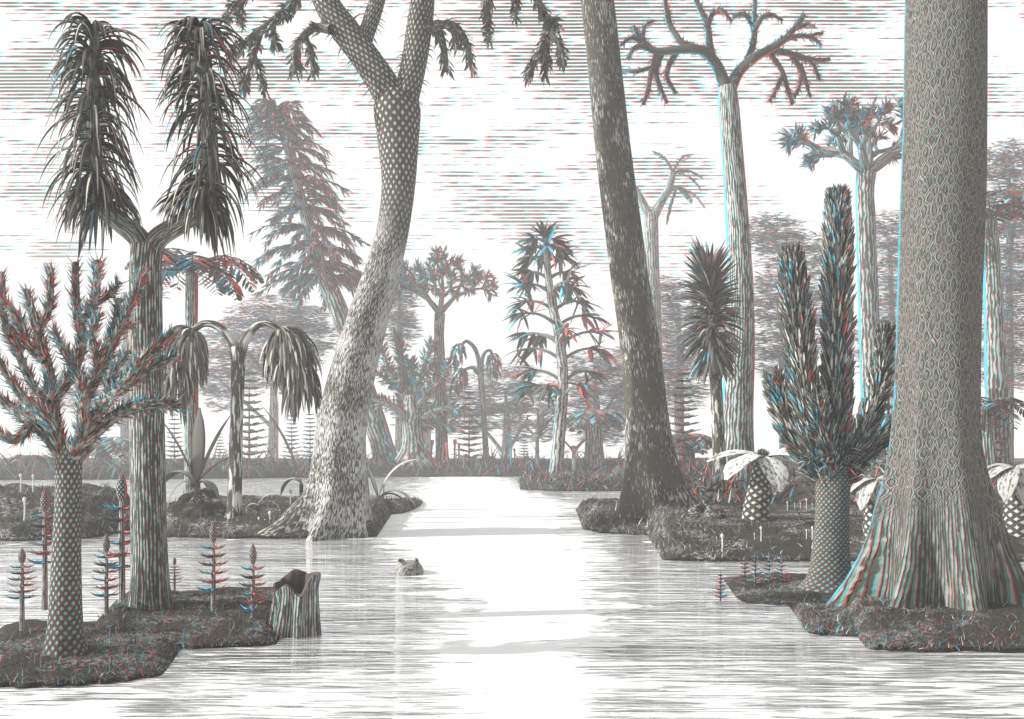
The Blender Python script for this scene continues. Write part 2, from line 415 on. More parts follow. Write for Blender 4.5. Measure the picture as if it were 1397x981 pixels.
# ------------------------------------------------------------------ water and banks
def make_water():
    m, k, b = newmat('water', 0.03, 0.5)
    b.inputs['Base Color'].default_value = (0.9, 0.91, 0.91, 1)
    b.inputs['IOR'].default_value = 1.33
    g = k.n.new('ShaderNodeNewGeometry').outputs['Position']
    x, y, z = k.sep(g)
    ly = k.m('LOGARITHM', k.m('MAXIMUM', y, 2.0), 2.718)
    w1 = k.noise(k.xyz(k.m('MULTIPLY', x, 0.9), k.m('MULTIPLY', y, 6.5)), 1, 2, 0.5, 0.3)
    w2 = k.noise(k.xyz(k.m('MULTIPLY', x, 0.35), k.m('MULTIPLY', y, 1.6), 4.0), 1, 2, 0.5, 0.2)
    calm = k.noise(k.xyz(k.m('MULTIPLY', x, 0.12), k.m('MULTIPLY', y, 0.2), 8.0), 1, 2)
    w3 = k.noise(k.xyz(k.m('MULTIPLY', x, 0.10), k.m('MULTIPLY', y, 0.55), 2.0), 1, 2, 0.5, 0.2)
    h = k.m('ADD', k.m('ADD', k.m('MULTIPLY', w1, 0.9), k.m('MULTIPLY', w2, 0.9)), k.m('MULTIPLY', w3, 2.6))
    h = k.m('MULTIPLY', h, k.m('MULTIPLY_ADD', calm, 0.8, 0.6))
    n = k.n.new('ShaderNodeBump'); n.inputs['Strength'].default_value = 1.0; n.inputs['Distance'].default_value = 0.105
    k.l.new(h, n.inputs['Height']); k.l.new(n.outputs[0], b.inputs['Normal'])
    gl = k.n.new('ShaderNodeBsdfGlossy'); gl.inputs['Color'].default_value = (0.97, 0.97, 0.97, 1); gl.inputs['Roughness'].default_value = 0.03
    k.l.new(n.outputs[0], gl.inputs['Normal'])
    ms = k.n.new('ShaderNodeMixShader'); ms.inputs[0].default_value = 0.62
    k.l.new(b.outputs[0], ms.inputs[1]); k.l.new(gl.outputs[0], ms.inputs[2])
    # sky glare on the open channel painted in matt white, breaking up near banks
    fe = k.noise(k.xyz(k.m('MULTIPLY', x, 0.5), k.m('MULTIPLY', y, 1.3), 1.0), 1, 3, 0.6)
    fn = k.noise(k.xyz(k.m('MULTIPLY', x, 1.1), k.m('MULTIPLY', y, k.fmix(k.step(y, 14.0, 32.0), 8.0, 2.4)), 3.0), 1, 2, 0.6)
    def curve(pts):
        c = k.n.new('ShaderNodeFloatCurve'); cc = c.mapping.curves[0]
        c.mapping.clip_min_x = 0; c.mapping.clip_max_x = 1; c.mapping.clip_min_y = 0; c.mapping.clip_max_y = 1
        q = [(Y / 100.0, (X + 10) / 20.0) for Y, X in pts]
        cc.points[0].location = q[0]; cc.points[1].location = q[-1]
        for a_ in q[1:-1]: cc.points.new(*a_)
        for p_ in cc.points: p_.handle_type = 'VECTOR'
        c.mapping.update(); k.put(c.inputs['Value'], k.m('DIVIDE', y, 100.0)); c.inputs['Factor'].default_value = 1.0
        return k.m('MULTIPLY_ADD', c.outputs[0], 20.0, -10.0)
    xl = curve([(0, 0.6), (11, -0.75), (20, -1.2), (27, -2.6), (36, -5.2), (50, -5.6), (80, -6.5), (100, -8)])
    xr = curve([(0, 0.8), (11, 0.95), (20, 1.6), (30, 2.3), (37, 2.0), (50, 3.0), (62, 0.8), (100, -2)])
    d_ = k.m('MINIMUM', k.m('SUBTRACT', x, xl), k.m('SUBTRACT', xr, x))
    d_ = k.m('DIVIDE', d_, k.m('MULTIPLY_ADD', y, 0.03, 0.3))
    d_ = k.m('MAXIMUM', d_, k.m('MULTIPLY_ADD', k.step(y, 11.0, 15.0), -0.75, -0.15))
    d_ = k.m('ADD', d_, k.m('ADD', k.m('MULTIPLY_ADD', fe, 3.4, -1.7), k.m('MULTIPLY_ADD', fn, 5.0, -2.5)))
    painted_sheen = k.step(d_, -0.35, 0.25)
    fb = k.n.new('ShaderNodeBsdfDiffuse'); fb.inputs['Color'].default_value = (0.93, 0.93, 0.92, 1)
    fm = k.n.new('ShaderNodeMixShader'); k.l.new(k.m('MULTIPLY', painted_sheen, 0.93), fm.inputs[0]); k.l.new(ms.outputs[0], fm.inputs[1]); k.l.new(fb.outputs[0], fm.inputs[2])
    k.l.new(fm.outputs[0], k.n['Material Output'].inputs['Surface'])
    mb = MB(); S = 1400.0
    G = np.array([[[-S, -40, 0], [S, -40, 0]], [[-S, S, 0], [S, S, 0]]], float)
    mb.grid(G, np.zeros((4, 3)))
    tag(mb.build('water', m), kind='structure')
make_water()

def island(front, depth, H, mat, name='ground', edge=0.35, rough=0.12, n=90, rows=26, taper=0.12, back=True):
    w = np.array([[(px - CX) / F * wat(py), wat(py)] for px, py in front])
    q = catmull(w, n); s = np.linspace(0, 1, n)
    tp = np.clip(np.minimum(s, 1 - s) / taper, 0, 1) ** 0.6
    ph = rng.random(12) * 6.28; fr = rng.uniform(1, 9, 12)
    wob = sum(np.sin(s * fr[i] * 8 + ph[i]) for i in range(6)) * rough * 0.35
    ts = np.concatenate([[0, 0.0001], np.linspace(0.004, 1, rows) ** 1.7])
    G = np.zeros((len(ts), n, 3))
    for i, t in enumerate(ts):
        dist = t * depth
        yy = q[:, 1] + wob * (depth > 1) * 0.5 + dist
        xx = q[:, 0] * (1 + dist / q[:, 1] * 0.55) 
        e = 1 - np.exp(-dist / edge)
        bk = np.clip((1 - t) / 0.2, 0, 1) ** 0.7 if back else 1.0
        bump_ = sum(np.sin(xx * fr[j] * 0.55 + ph[j] + yy * fr[-1 - j] * 0.5) for j in range(6)) / 6
        zz = (0.06 + (H - 0.06) * e) * tp * bk + bump_ * rough * e * tp * bk
        if i == 0: zz = np.full(n, -0.4)
        G[i] = np.stack([xx, yy, zz - 0.02 * (1 - tp)], -1)
    mb = MB(); mb.grid(G[::-1], np.zeros((G.shape[0] * n, 3)))
    o = mb.build(name, mat); tag(o, kind='structure')
    return G[2:]
def on_bank(G, N, y0=0.0, y1=1.0):
    i = (rng.uniform(y0, y1, N) * (G.shape[0] - 1)).astype(int); j = rng.integers(0, G.shape[1], N)
    p = G[i, j] + rng.normal(0, 0.04, (N, 3)) * np.array([1, 1, 0.2])
    return p
def grass(banks, N, L, W, lo=0.11, hi=0.3, fringe=0.0, pale=0.1, name='grass', y0=0.0, y1=0.8, mat='leaf'):
    mb = MB()
    for G in banks:
        p = on_bank(G, N, y0, y1); p = p[p[:, 2] > 0.03]; n = len(p)
        D = np.stack([rng.normal(0, 0.6, n), rng.normal(0, 0.6, n), 0.5 + rng.random(n)], -1)
        leaves(mb, p - np.array([0, 0, 0.02]), D, L * (0.5 + rng.random(n)), W, 0.25, 3, 0.3, tints(n, lo, hi, fringe, None, pale), 'spike')
    tag(mb.build(name, M[mat]), kind='stuff')

nearA = island([(-90, 940), (40, 938), (130, 934), (222, 922)], 4.6, 0.20, M['ground_near'], edge=1.0)
nearB = island([(90, 893), (200, 886), (300, 884), (378, 880)], 5.0, 0.33, M['ground_near'], edge=0.9)
nearD = island([(1183, 886), (1240, 889), (1330, 890), (1480, 892)], 4.0, 0.40, M['ground_near'], edge=0.9, rough=0.14)
nearC = island([(1102, 864), (1140, 868), (1200, 869), (1330, 868)], 3.0, 0.16, M['ground_near'], edge=0.5)
midE = island([(1006, 823), (1080, 825), (1150, 824), (1240, 823)], 4.0, 0.26, M['ground_near'], edge=1.3, taper=0.6)
midF = island([(903, 764), (960, 766), (1060, 766), (1500, 767)], 14, 0.85, M['ground_mid'], edge=1.1, rough=0.10, taper=0.12)
midG = island([(795, 722), (830, 728), (900, 731), (985, 736)], 12, 0.62, M['ground_mid'], edge=1.2, rough=0.2, taper=0.2)
landR = island([(880, 706), (970, 709), (1150, 710), (1800, 712)], 84, 1.15, M['ground_mid'], edge=1.5, rough=0.35, taper=0.05)
midL = island([(218, 733), (300, 734), (400, 735), (514, 733)], 15, 0.75, M['ground_mid'], edge=0.9, rough=0.2, taper=0.06)
tipL = island([(480, 698), (520, 701), (550, 700), (573, 691)], 5, 0.42, M['ground_mid'], edge=0.6, taper=0.3)
midLL = island([(-160, 738), (0, 738), (90, 736), (150, 731)], 8, 1.42, M['ground_mid'], edge=0.9, rough=0.25, taper=0.2)
midLM = island([(130, 728), (190, 729), (260, 731)], 8, 0.7, M['ground_mid'], edge=0.7, rough=0.2, taper=0.2)
islet = island([(709, 668), (760, 670), (830, 670), (960, 669)], 9, 0.85, M['ground_far'], edge=0.3, rough=0.12, taper=0.03)
farB = island([(-260, 656), (200, 654), (480, 651), (700, 650), (930, 648)], 16, 1.0, M['ground_far'], edge=0.6, rough=0.25, taper=0.02, n=160)
farC = island([(-400, 634), (300, 634), (700, 634), (1100, 634), (1900, 634)], 26, 0.6, M['ground_far'], edge=2.0, rough=0.2, taper=0.02, n=120)

grass([nearA, nearB, nearC, nearD], 1500, 0.10, 0.006, fringe=0.3, pale=0.12)
grass([nearA, nearB, nearC, nearD], 260, 0.11, 0.013, lo=0.08, hi=0.15, fringe=0.15, pale=0.08, name='undergrowth', y0=0.1)
grass([midF, midG, midL, midLL, midLM, tipL], 200, 0.36, 0.024, lo=0.08, hi=0.16, pale=0.08, name='undergrowth', y0=0.12)
grass([midE], 1500, 0.07, 0.008, fringe=0.25, pale=0.25)
grass([midF, midG, midL, midLL, midLM, tipL], 1500, 0.19, 0.014, pale=0.2)
grass([farB], 420, 1.9, 0.10, fringe=0.2, pale=0.0, name='undergrowth', y1=0.9)
grass([islet], 2200, 0.35, 0.05, fringe=0.2, pale=0.06)
grass([landR, farB], 2600, 0.9, 0.07, lo=0.06, hi=0.16, fringe=0.25, pale=0.03, y1=0.7)

# ------------------------------------------------------------------ trees and plants
def buttress(n, A, hs, ph=0.0, sharp=1.6):
    def f(th, v):
        a = A * math.exp(-v / hs)
        c = 0.5 + 0.5 * np.cos(n * th + ph) * 0.75 + 0.25 * 0.5 * np.cos((n + 2) * th + ph * 2.3)
        return 1 + a * (np.clip(c, 0, 1.2) ** sharp - 0.25) + 0.03 * np.cos(3 * th + v * 0.7)
    return f
def gnarl(amp=0.05, ph=0.0):
    def f(th, v):
        return 1 + amp * (np.sin(3 * th + v * 1.3 + ph) * 0.6 + np.sin(7 * th - v * 2.1 + ph) * 0.4) + amp * 0.6 * math.sin(v * 2.3 + ph)
    return f

# ---- twin-crowned tree, left
def twin_tree():
    Y = 17.1
    r = thing('twin_crowned_tree', 'tall fluted tree forking into two shaggy drooping crowns at left', 'tree', at(205, 835, Y))
    m = bark('bark_fluted', pat_ribs(34, 0.10, 0.24, 3.5, 0.7, 0.05), paper=(0.58, 0.56, 0.53), fringe=(0.006, 0.02), edge=(CYAN, None, 0.03))
    tr = MB()
    p, rd = pxpath([(207, 850, 74), (206, 826, 58), (205, 780, 50), (203, 700, 47), (201, 600, 46), (199, 480, 44), (198, 380, 43), (200, 335, 42)], Y, 60)
    tube(tr, p, rd, 40, buttress(9, 0.25, 0.35), cap=True)
    L, lr = pxpath([(199, 372, 34), (192, 330, 29), (165, 304, 27), (138, 278, 25), (129, 230, 23), (127, 120, 18), (128, 48, 10)], Y, 40)
    tube(tr, L, lr, 18, gnarl(0.04))
    R, rr = pxpath([(202, 372, 34), (212, 330, 29), (245, 306, 27), (276, 282, 25), (288, 240, 23), (278, 120, 18), (272, 46, 10)], Y, 40)
    tube(tr, R, rr, 18, gnarl(0.04, 2))
    tr.build('trunk', m, r)
    for path, top in ((L, 0), (R, 1)):
        mb = MB(); N = 360
        P_, t, a, s = ringdirs(path, N, 0.46, 1.0, 0.85)
        up = np.interp(s, [0.4, 0.85, 1.0], [0.1, 0.45, 1.2])
        D = a * np.interp(s, [0.4, 1], [1.15, 1.0])[:, None] + np.array([0, 0, 1.0]) * up[:, None]
        Ls = sc(Y) * rng.uniform(62, 104, N) * np.interp(s, [0.4, 0.7, 1], [0.85, 1.05, 0.95])
        leaves(mb, P_, D, Ls, sc(Y) * rng.uniform(2.4, 3.6, N), rng.uniform(0.24, 0.46, N), 9, 0.5, tints(N, 0.09, 0.16, 0.05, a[:, 0], 0.3), 'strap', 0.3)
        N = 26                                              # the tuft that fountains out of the tip
        e = path[-1]; an = rng.random(N) * 6.28
        D = np.stack([np.cos(an), np.sin(an), rng.uniform(0.9, 2.4, N)], -1)
        leaves(mb, np.tile(e, (N, 1)), D, sc(Y) * rng.uniform(45, 85, N), sc(Y) * 2.9, 0.42, 9, 0.5, tints(N, 0.10, 0.16), 'strap', 0.2)
        mb.build('crown', M['leaf_strap'], r)
twin_tree()

# ---- bristly branching trees built from traced limbs
def limbs(mb_wood, mb_leaf, lines, Y, L, W, dens, wscale=1.0, dyr=0.0, **kw):
    for i, pts in enumerate(lines):
        dy = [0.0] + list(np.cumsum(rng.normal(0, dyr, len(pts) - 1)))
        q = [(p[0], p[1], p[2] * wscale, dy[j]) for j, p in enumerate(pts)]
        path, rd = pxpath(q, Y, max(8, 5 * len(pts)))
        tube(mb_wood, path, rd, 8)
        ln = np.sum(np.linalg.norm(np.diff(path, axis=0), axis=1))
        if mb_leaf is not None:
            N = int(dens * ln / sc(Y))
            brush(mb_leaf, path, rd, N, L * sc(Y), W * sc(Y), **kw)

def bristle_tree():
    Y = 14.0
    r = thing('bristly_tree', 'young scaly tree with upturned bristly branches at the left edge', 'tree', at(90, 890, Y))
    m = bark('bark_diamond_net', pat_diamond(14, 7.6, 0.16, 0.32), paper=(0.46, 0.44, 0.42), fringe=(0.012, 0.010), edge=(CYAN, None, 0.03))
    tr = MB()
    p, rd = pxpath([(92, 905, 70), (90, 885, 54), (90, 840, 44), (91, 760, 38), (93, 680, 34), (94, 625, 34), (94, 605, 24)], Y, 50)
    tube(tr, p, rd, 30, buttress(6, 0.3, 0.2))
    tr.build('trunk', m, r)
    S = [[(94, 640, 30), (70, 600, 26), (42, 575, 22), (15, 555, 18), (-30, 520, 12)],
         [(42, 578, 20), (20, 600, 16), (-20, 585, 12)],
         [(92, 635, 28), (76, 590, 24), (72, 540, 22), (62, 490, 20), (48, 440, 17), (36, 396, 11)],
         [(70, 545, 22), (92, 520, 20), (112, 470, 18), (104, 420, 16), (103, 358, 12)],
         [(62, 492, 18), (38, 470, 16), (22, 430, 15), (-10, 400, 12)],
         [(52, 450, 17), (66, 420, 15), (70, 366, 11)],
         [(108, 440, 15), (128, 410, 15), (134, 356, 12)],
         [(124, 418, 12), (148, 402, 13), (164, 386, 10)],
         [(96, 630, 28), (112, 590, 24), (116, 545, 21), (140, 500, 19), (160, 455, 17), (176, 438, 11)],
         [(118, 545, 18), (104, 505, 17), (82, 470, 14), (74, 450, 9)],
         [(144, 495, 16), (158, 440, 14), (162, 408, 10)],
         [(135, 505, 15), (126, 460, 14), (134, 428, 10)],
         [(112, 592, 24), (140, 555, 22), (176, 516, 19), (205, 480, 16), (238, 454, 10)],
         [(165, 530, 18), (196, 508, 16), (242, 487, 10)],
         [(100, 632, 26), (124, 596, 24), (160, 566, 22), (200, 552, 20), (248, 553, 14)],
         [(150, 540, 16), (152, 512, 14), (176, 480, 10)],
         [(70, 548, 17), (44, 525, 16), (22, 470, 14), (24, 440, 9)],
         [(30, 480, 14), (8, 450, 13), (2, 372, 11)],
         [(90, 632, 22), (70, 575, 18), (30, 540, 16), (-10, 480, 13)],
         [(114, 545, 14), (150, 470, 14), (186, 400, 11), (192, 372, 9)]]
    wm = bark('bark_bristle_limb', pat_flecks(14, 9, 0.5, 0.6), paper=(0.5, 0.45, 0.42), fringe=(0.05, 0.02))
    wood, lf = MB(), MB()
    limbs(wood, lf, S, Y, 15, 1.25, 2.0, 0.78, dyr=0.22, fwd=0.9, out=0.8, droop=-0.12, segs=3, lo=0.11, hi=0.42, fringe=0.42, pale=0.34)
    wood.build('branches', wm, r); lf.build('crown', M['leaf'], r)
bristle_tree()

# ---- fronds
def frond(mb, p, d, L, droop, ll, lw, n=22, segs=10, rach=0.012, lo=0.12, hi=0.25, fringe=0.2, sweep=0.5, pale=0.0, ldroop=0.12):
    pts = [np.array(p, float)]; d = nrm(np.array(d, float))
    for i in range(segs):
        pts.append(pts[-1] + d * L / segs); d = nrm(d + np.array([0, 0, -droop]))
    path = np.array(pts)
    tube(mb, path, np.linspace(rach, rach * 0.35, len(path)), 5, tint=np.array(INK))
    s = np.linspace(0.12, 0.99, n) * segs; i = np.minimum(s.astype(int), segs - 1); fr = (s - i)[:, None]
    c = path[i] * (1 - fr) + path[i + 1] * fr; t = nrm(path[i + 1] - path[i])
    sd_ = nrm(np.cross(t, np.array([0, 0, 1.0]))); u = s / segs
    ln = ll * np.sin(PI * np.clip(u * 0.85 + 0.12, 0, 1)) ** 0.7
    for sg in (-1, 1):
        D = sd_ * sg + t * sweep + np.array([0, 0, -0.15]) + rng.normal(0, 0.08, (n, 3))
        leaves(mb, c, D, ln, lw, ldroop, 3, 0.3, tints(n, lo, hi, fringe, D[:, 0], pale), 'lance', 0.25)

def fern_tree(name, label, Y, trunk_pts, nf, L, droop, ll, lw, el=(0.2, 0.9), mat=None, nl=24, fringe=0.3, skirt=0, lo=0.12, hi=0.26, dirs=None, pale=0.0, fw=1.0):
    r = thing(name, label, 'tree fern', at(trunk_pts[0][0], trunk_pts[0][1], Y))
    tr = MB(); p, rd = pxpath(trunk_pts, Y, 30); tube(tr, p, rd, 16, gnarl(0.05, Y))
    tr.build('trunk', mat, r)
    mb = MB(); e = p[-1]
    for j in range(nf):
        a = 2 * PI * (j + rng.uniform(-0.3, 0.3)) / nf
        z = rng.uniform(*el)
        frond(mb, e, (math.cos(a), math.sin(a), z), L * sc(Y) * rng.uniform(0.85, 1.1), droop, ll * sc(Y), lw * sc(Y), nl, rach=fw * sc(Y), fringe=fringe, lo=lo, hi=hi, pale=pale)
    mb.build('crown', M['leaf'], r)
    return r
trunk_red = bark('bark_red_edged', pat_ribs(18, 0.14, 0.28, 2.0, 0.6), paper=(0.6, 0.6, 0.58), fringe=(0.015, 0.05), edge=(CYAN, RED, 0.09))
trunk_far = bark('bark_far', pat_ribs(17, 0.10, 0.28, 0.7, 0.8), paper=(0.55, 0.55, 0.53), fringe=(0.012, 0.1), edge=(CYAN, RED, 0.07))
trunk_mid = bark('bark_mid', pat_flecks(16, 1.6, 0.5, 0.6), paper=(0.72, 0.71, 0.68))

fern_tree('fern_tree', 'tree fern with arching feathery fronds behind the twin-crowned trunk', 40.0,
          [(262, 690, 24), (262, 620, 20), (261, 520, 19), (261, 430, 17), (262, 372, 17)], 15, 110, 0.24, 34, 2.7, (0.2, 1.5), trunk_red, 16, 0.45)

# ---- small forked tree with hanging mop crowns
def mop_tree(name, label, Y, trunk, arms, hang, N, W, mat, fringe=0.0, leafm='leaf_line', lo=0.12, hi=0.32, pale=0.3, spread=0.45):
    r = thing(name, label, 'tree', at(trunk[0][0], trunk[0][1], Y))
    tr = MB(); p, rd = pxpath(trunk, Y, 36); tube(tr, p, rd, 18, buttress(5, 0.3, 0.5, 1))
    ends = []
    for a in arms:
        q, qr = pxpath(a, Y, 24); tube(tr, q, qr, 12, gnarl(0.04, 1)); ends.append((q[-1], nrm(q[-1] - q[-3])))
    tr.build('trunk', mat, r)
    for (e, t) in ends:
        mb = MB(); h = hang * sc(Y); o_ = np.array([t[0], 0, 0]) * (0.32 if abs(t[0]) > 0 else 0)
        core = catmull([e, e + o_ * h * 0.5 + np.array([0, 0, -0.25 * h]), e + o_ * h + np.array([0, 0, -0.72 * h])], 12)
        q, tt, a_, s_ = ringdirs(core, N, 0.0, 1.0, 1.25)
        wd = np.interp(s_, [0, 0.3, 1], [1.35, 1.2, 0.5])[:, None]
        D = a_ * wd + tt * 0.6 + np.array([0, 0, 0.75]) * np.interp(s_, [0, 0.25, 1], [1.0, 0.1, -0.3])[:, None]
        q = q + a_ * h * 0.16 * np.interp(s_, [0, 0.3, 1], [0.1, 1.0, 0.7])[:, None]
        leaves(mb, q, D, h * rng.uniform(0.26, 0.44, N), W * sc(Y) * rng.uniform(0.8, 1.2, N), rng.uniform(0.3, 0.6, N), 7, 0.5, tints(N, lo, hi, fringe, D[:, 0], pale), 'strap', 0.3)
        mb.build('crown', M[leafm], r)
mop_tree('mop_tree', 'slim pale-trunked tree forking into two hanging mop-like crowns', 34.0,
         [(318, 722, 26), (320, 690, 20), (322, 600, 18), (324, 520, 18), (325, 474, 20)],
         [[(324, 500, 15), (318, 470, 13), (300, 447, 11), (280, 441, 10), (264, 450, 9)], [(326, 500, 15), (332, 470, 13), (346, 448, 11), (362, 441, 10), (380, 450, 9)]],
         118, 330, 2.8, trunk_mid, lo=0.09, hi=0.25, pale=0.35)
mop_tree('small_mop_tree', 'small faint tree with three hanging tufts on the far bank', 98.0,
         [(664, 642, 10), (662, 600, 8), (658, 540, 8), (655, 500, 9)],
         [[(657, 512, 7), (650, 480, 6), (638, 466, 5), (630, 470, 4)], [(655, 508, 7), (660, 484, 5), (668, 478, 4), (671, 483, 4)], [(656, 514, 6), (645, 502, 5), (634, 504, 4)]],
         38, 70, 1.5, trunk_far, 0.4, 'leaf', 0.15, 0.3, 0.1)

# ---- leaning conifer
def conifer():
    Y = 98.0
    r = thing('leaning_conifer', 'leaning conifer with a shaggy tapering crown behind the curved trunk', 'tree', at(528, 642, Y))
    tr = MB(); p, rd = pxpath([(540, 650, 44), (528, 630, 34), (508, 565, 30), (480, 475, 27), (455, 405, 25), (432, 350, 20), (408, 260, 13), (385, 180, 8), (374, 136, 3)], Y, 60)
    tube(tr, p, rd, 18, buttress(5, 0.3, 2)); tr.build('trunk', trunk_far, r)
    mb = MB(); ax = p; N = 165
    for j in range(N):
        tier = j // 15; u = min(0.98, (tier + rng.uniform(-0.12, 0.12)) / 11 + 0.02); u = max(u, 0.0)
        c = ax[min(int((0.56 + 0.435 * u) * 59), 59)]
        ln = sc(Y) * (24 + 66 * (1 - u) ** 0.7) * rng.uniform(0.65, 1.2)
        a = j * 2.399 + rng.normal(0, 0.25)
        d = np.array([math.cos(a), math.sin(a), 0.2 + 0.35 * u]); pts = [c]
        for i in range(7):
            pts.append(pts[-1] + nrm(d) * ln / 7); d = nrm(d + np.array([0, 0, -0.17]))
        pts = np.array(pts); tube(mb, pts, np.linspace(1.3, 0.5, 8) * sc(Y), 4, tint=np.array(INK))
        k = int(30 + 46 * (1 - u))
        q, t, ra, s_ = ringdirs(pts, k, 0.1, 1.0)
        D = t * 0.75 + np.array([0, 0, -0.3]) + ra * np.array([0.6, 0.6, 0.35]) + np.array([math.cos(a), math.sin(a), 0]) * 0.2
        leaves(mb, q, D, sc(Y) * rng.uniform(11, 20, k), 1.35 * sc(Y), 0.12, 2, 0.2, tints(k, 0.11, 0.26, 0.34, D[:, 0] + 0.2, 0.10), 'lance', 0.4)
    mb.build('crown', M['leaf'], r)
conifer()

# ---- curved scaly tree, left centre
def curved_tree():
    Y = 33.6
    r = thing('curved_tree', 'large pale curved tree with scaly forked top and flaring roots at left centre', 'tree', at(450, 733, Y))
    m = bark('bark_pale_scaly', pat_blend(pat_flecks(170, 5.0, 0.45, 0.53, patch=0.35), pat_diamond(18, 3.0, 0.15, 0.31), 10.0, 13.0), paper=(0.6, 0.59, 0.57), bs=0.8, bd=0.09)
    tr = MB()
    p, rd = pxpath([(446, 742, 128), (452, 715, 108), (460, 680, 88), (463, 640, 76), (466, 580, 68), (480, 510, 62), (500, 440, 56), (522, 370, 48), (537, 310, 44), (544, 250, 46), (543, 190, 56), (541, 150, 64), (541, 128, 50)], Y, 110)
    tube(tr, p, rd, 64, buttress(6, 1.0, 1.1, 0.3, 1.9))
    A = [(540, 165, 40), (528, 125, 42), (500, 80, 40), (470, 40, 38), (446, 5, 36), (420, -60, 30), (380, -130, 20)]
    B = [(543, 165, 40), (556, 125, 36), (566, 80, 35), (574, 20, 34), (582, -50, 30), (600, -130, 20)]
    C = [(492, 70, 24), (502, 40, 22), (512, 10, 22), (530, -50, 16)]
    pa, ra = pxpath(A, Y, 40); tube(tr, pa, ra, 24, gnarl(0.04), v0=20); pb, rb = pxpath(B, Y, 40); tube(tr, pb, rb, 24, gnarl(0.04, 1), v0=20); pc, rc = pxpath(C, Y, 16); tube(tr, pc, rc, 16, v0=20)
    tr.build('trunk', m, r)
    hk = MB()                                                # hooked leaf scales along the boughs
    for path, rad, N in ((pa, ra, 120), (pb, rb, 100), (pc, rc, 30)):
        q, t, a, s = ringdirs(path, N, 0.14, 1.0); rr_ = np.interp(s, np.linspace(0, 1, len(rad)), rad)
        leaves(hk, q + a * (rr_ * 0.9)[:, None], a + t * 0.1 + np.array([0, 0, 0.1]), sc(Y) * rng.uniform(12, 20, N), 1.6 * sc(Y), rng.uniform(0.15, 0.5, N), 6, 0.6, tints(N, 0.10, 0.16), 'spike', 0.3)
    hk.build('leaves', M['leaf'], r)
    twig_m = bark('bark_twig', pat_flecks(10, 5, 0.52, 0.64), paper=(0.42, 0.42, 0.4))
    def bough(S):
        wd, lf = MB(), MB()
        for pts in S:
            q = [(*w, rng.normal(0, 0.5)) for w in pts]
            path, rd = pxpath(q, Y, 16); tube(wd, path, rd, 10)
            n = int(np.sum(np.linalg.norm(np.diff(path, axis=0), axis=1)) / sc(Y) * 0.8)
            brush(lf, path, rd, n, 13 * sc(Y), 1.5 * sc(Y), 0.9, 0.55, 0.06, 4, 'lance', 0.10, 0.2, 0.06, 0.14, t0=0.15)
        b = wd.build('branch', twig_m, r); lf.build('leaves', M['leaf'], b)
    bough([[(452, 40, 14), (430, 38, 12), (412, 52, 10), (403, 76, 8), (402, 100, 6)], [(414, 50, 9), (424, 68, 8), (428, 102, 6)], [(404, 70, 7), (408, 84, 6), (412, 94, 5)]])
    bough([[(425, -40, 18), (395, 8, 14), (370, 32, 12), (345, 50, 10), (322, 72, 8)], [(356, 42, 9), (346, 74, 9), (336, 102, 7), (332, 122, 5)], [(345, 70, 8), (352, 95, 8), (362, 124, 6)], [(372, 30, 8), (374, 52, 7), (376, 62, 5)], [(334, 62, 8), (320, 66, 7), (312, 90, 5)]])
    bough([[(400, -40, 14), (360, -20, 12), (318, 8, 9), (308, 30, 6)], [(330, 2, 8), (328, 22, 6), (330, 36, 5)]])
    bough([[(572, 40, 15), (592, 36, 13), (602, 52, 11), (607, 78, 9), (609, 98, 6)], [(590, 36, 12), (615, 34, 11), (632, 50, 10), (640, 74, 9), (643, 94, 6)], [(618, 38, 8), (622, 60, 7), (624, 66, 5)]])
    bough([[(585, -60, 16), (650, -55, 14), (710, -30, 12), (738, 10, 11), (748, 44, 10), (732, 78, 8), (720, 104, 5)], [(748, 44, 9), (764, 62, 8), (768, 88, 6)], [(746, 48, 9), (746, 80, 8), (744, 106, 5)], [(742, 22, 7), (756, 28, 6), (762, 44, 5)], [(660, -54, 10), (664, 0, 9), (666, 36, 7), (667, 56, 5)], [(690, -40, 10), (702, 4, 7), (704, 26, 5)]])
curved_tree()

# ---- dark leaning tree, right centre
def leaning_tree():
    Y = 36.0
    r = thing('leaning_tree', 'dark leaning tree with pale streaked bark at right centre', 'tree', at(900, 706, Y))
    m = bark('bark_dark_streaked', pat_flecks(120, 3.2, 0.55, 0.61, patch=0.4), paper=(0.6, 0.585, 0.56), bs=0.9, bd=0.08)
    tr = MB()
    p, rd = pxpath([(902, 722, 116), (900, 700, 100), (894, 665, 88), (888, 620, 70), (882, 560, 59), (872, 470, 54), (859, 380, 51), (848, 290, 50), (835, 190, 48), (825, 100, 46), (817, 20, 45), (805, -90, 43), (796, -160, 40)], Y, 120)
    tube(tr, p, rd, 60, buttress(6, 1.2, 1.0, 1.1, 1.9))
    tr.build('trunk', m, r)
leaning_tree()

# ---- giant scale trunk, right
def giant():
    Y = 17.6
    r = thing('giant_trunk', 'giant trunk patterned with lens-shaped scales above flaring roots at right', 'tree', at(1280, 850, Y))
    m = bark('bark_lens_scales', pat_blend(pat_ribs(120, 0.10, 0.28, 1.6, 1.0), pat_ogee(54, 3.1), 2.5, 3.7), paper=(0.37, 0.355, 0.335), fringe=(0.0022, 0.010), edge=(CYAN, CYAN, -0.022), bs=1.0, bd=0.06)
    tr = MB()
    p, rd = pxpath([(1278, 880, 190), (1278, 840, 184), (1279, 790, 164), (1279, 740, 146), (1278, 690, 134), (1277, 640, 117), (1277, 590, 108), (1279, 520, 107), (1281, 400, 108), (1284, 280, 109), (1287, 160, 106), (1290, 20, 104), (1293, -90, 102)], Y, 130)
    tube(tr, p, rd, 96, buttress(7, 1.35, 1.55, 2.2, 2.2))
    tr.build('trunk', m, r)
giant()

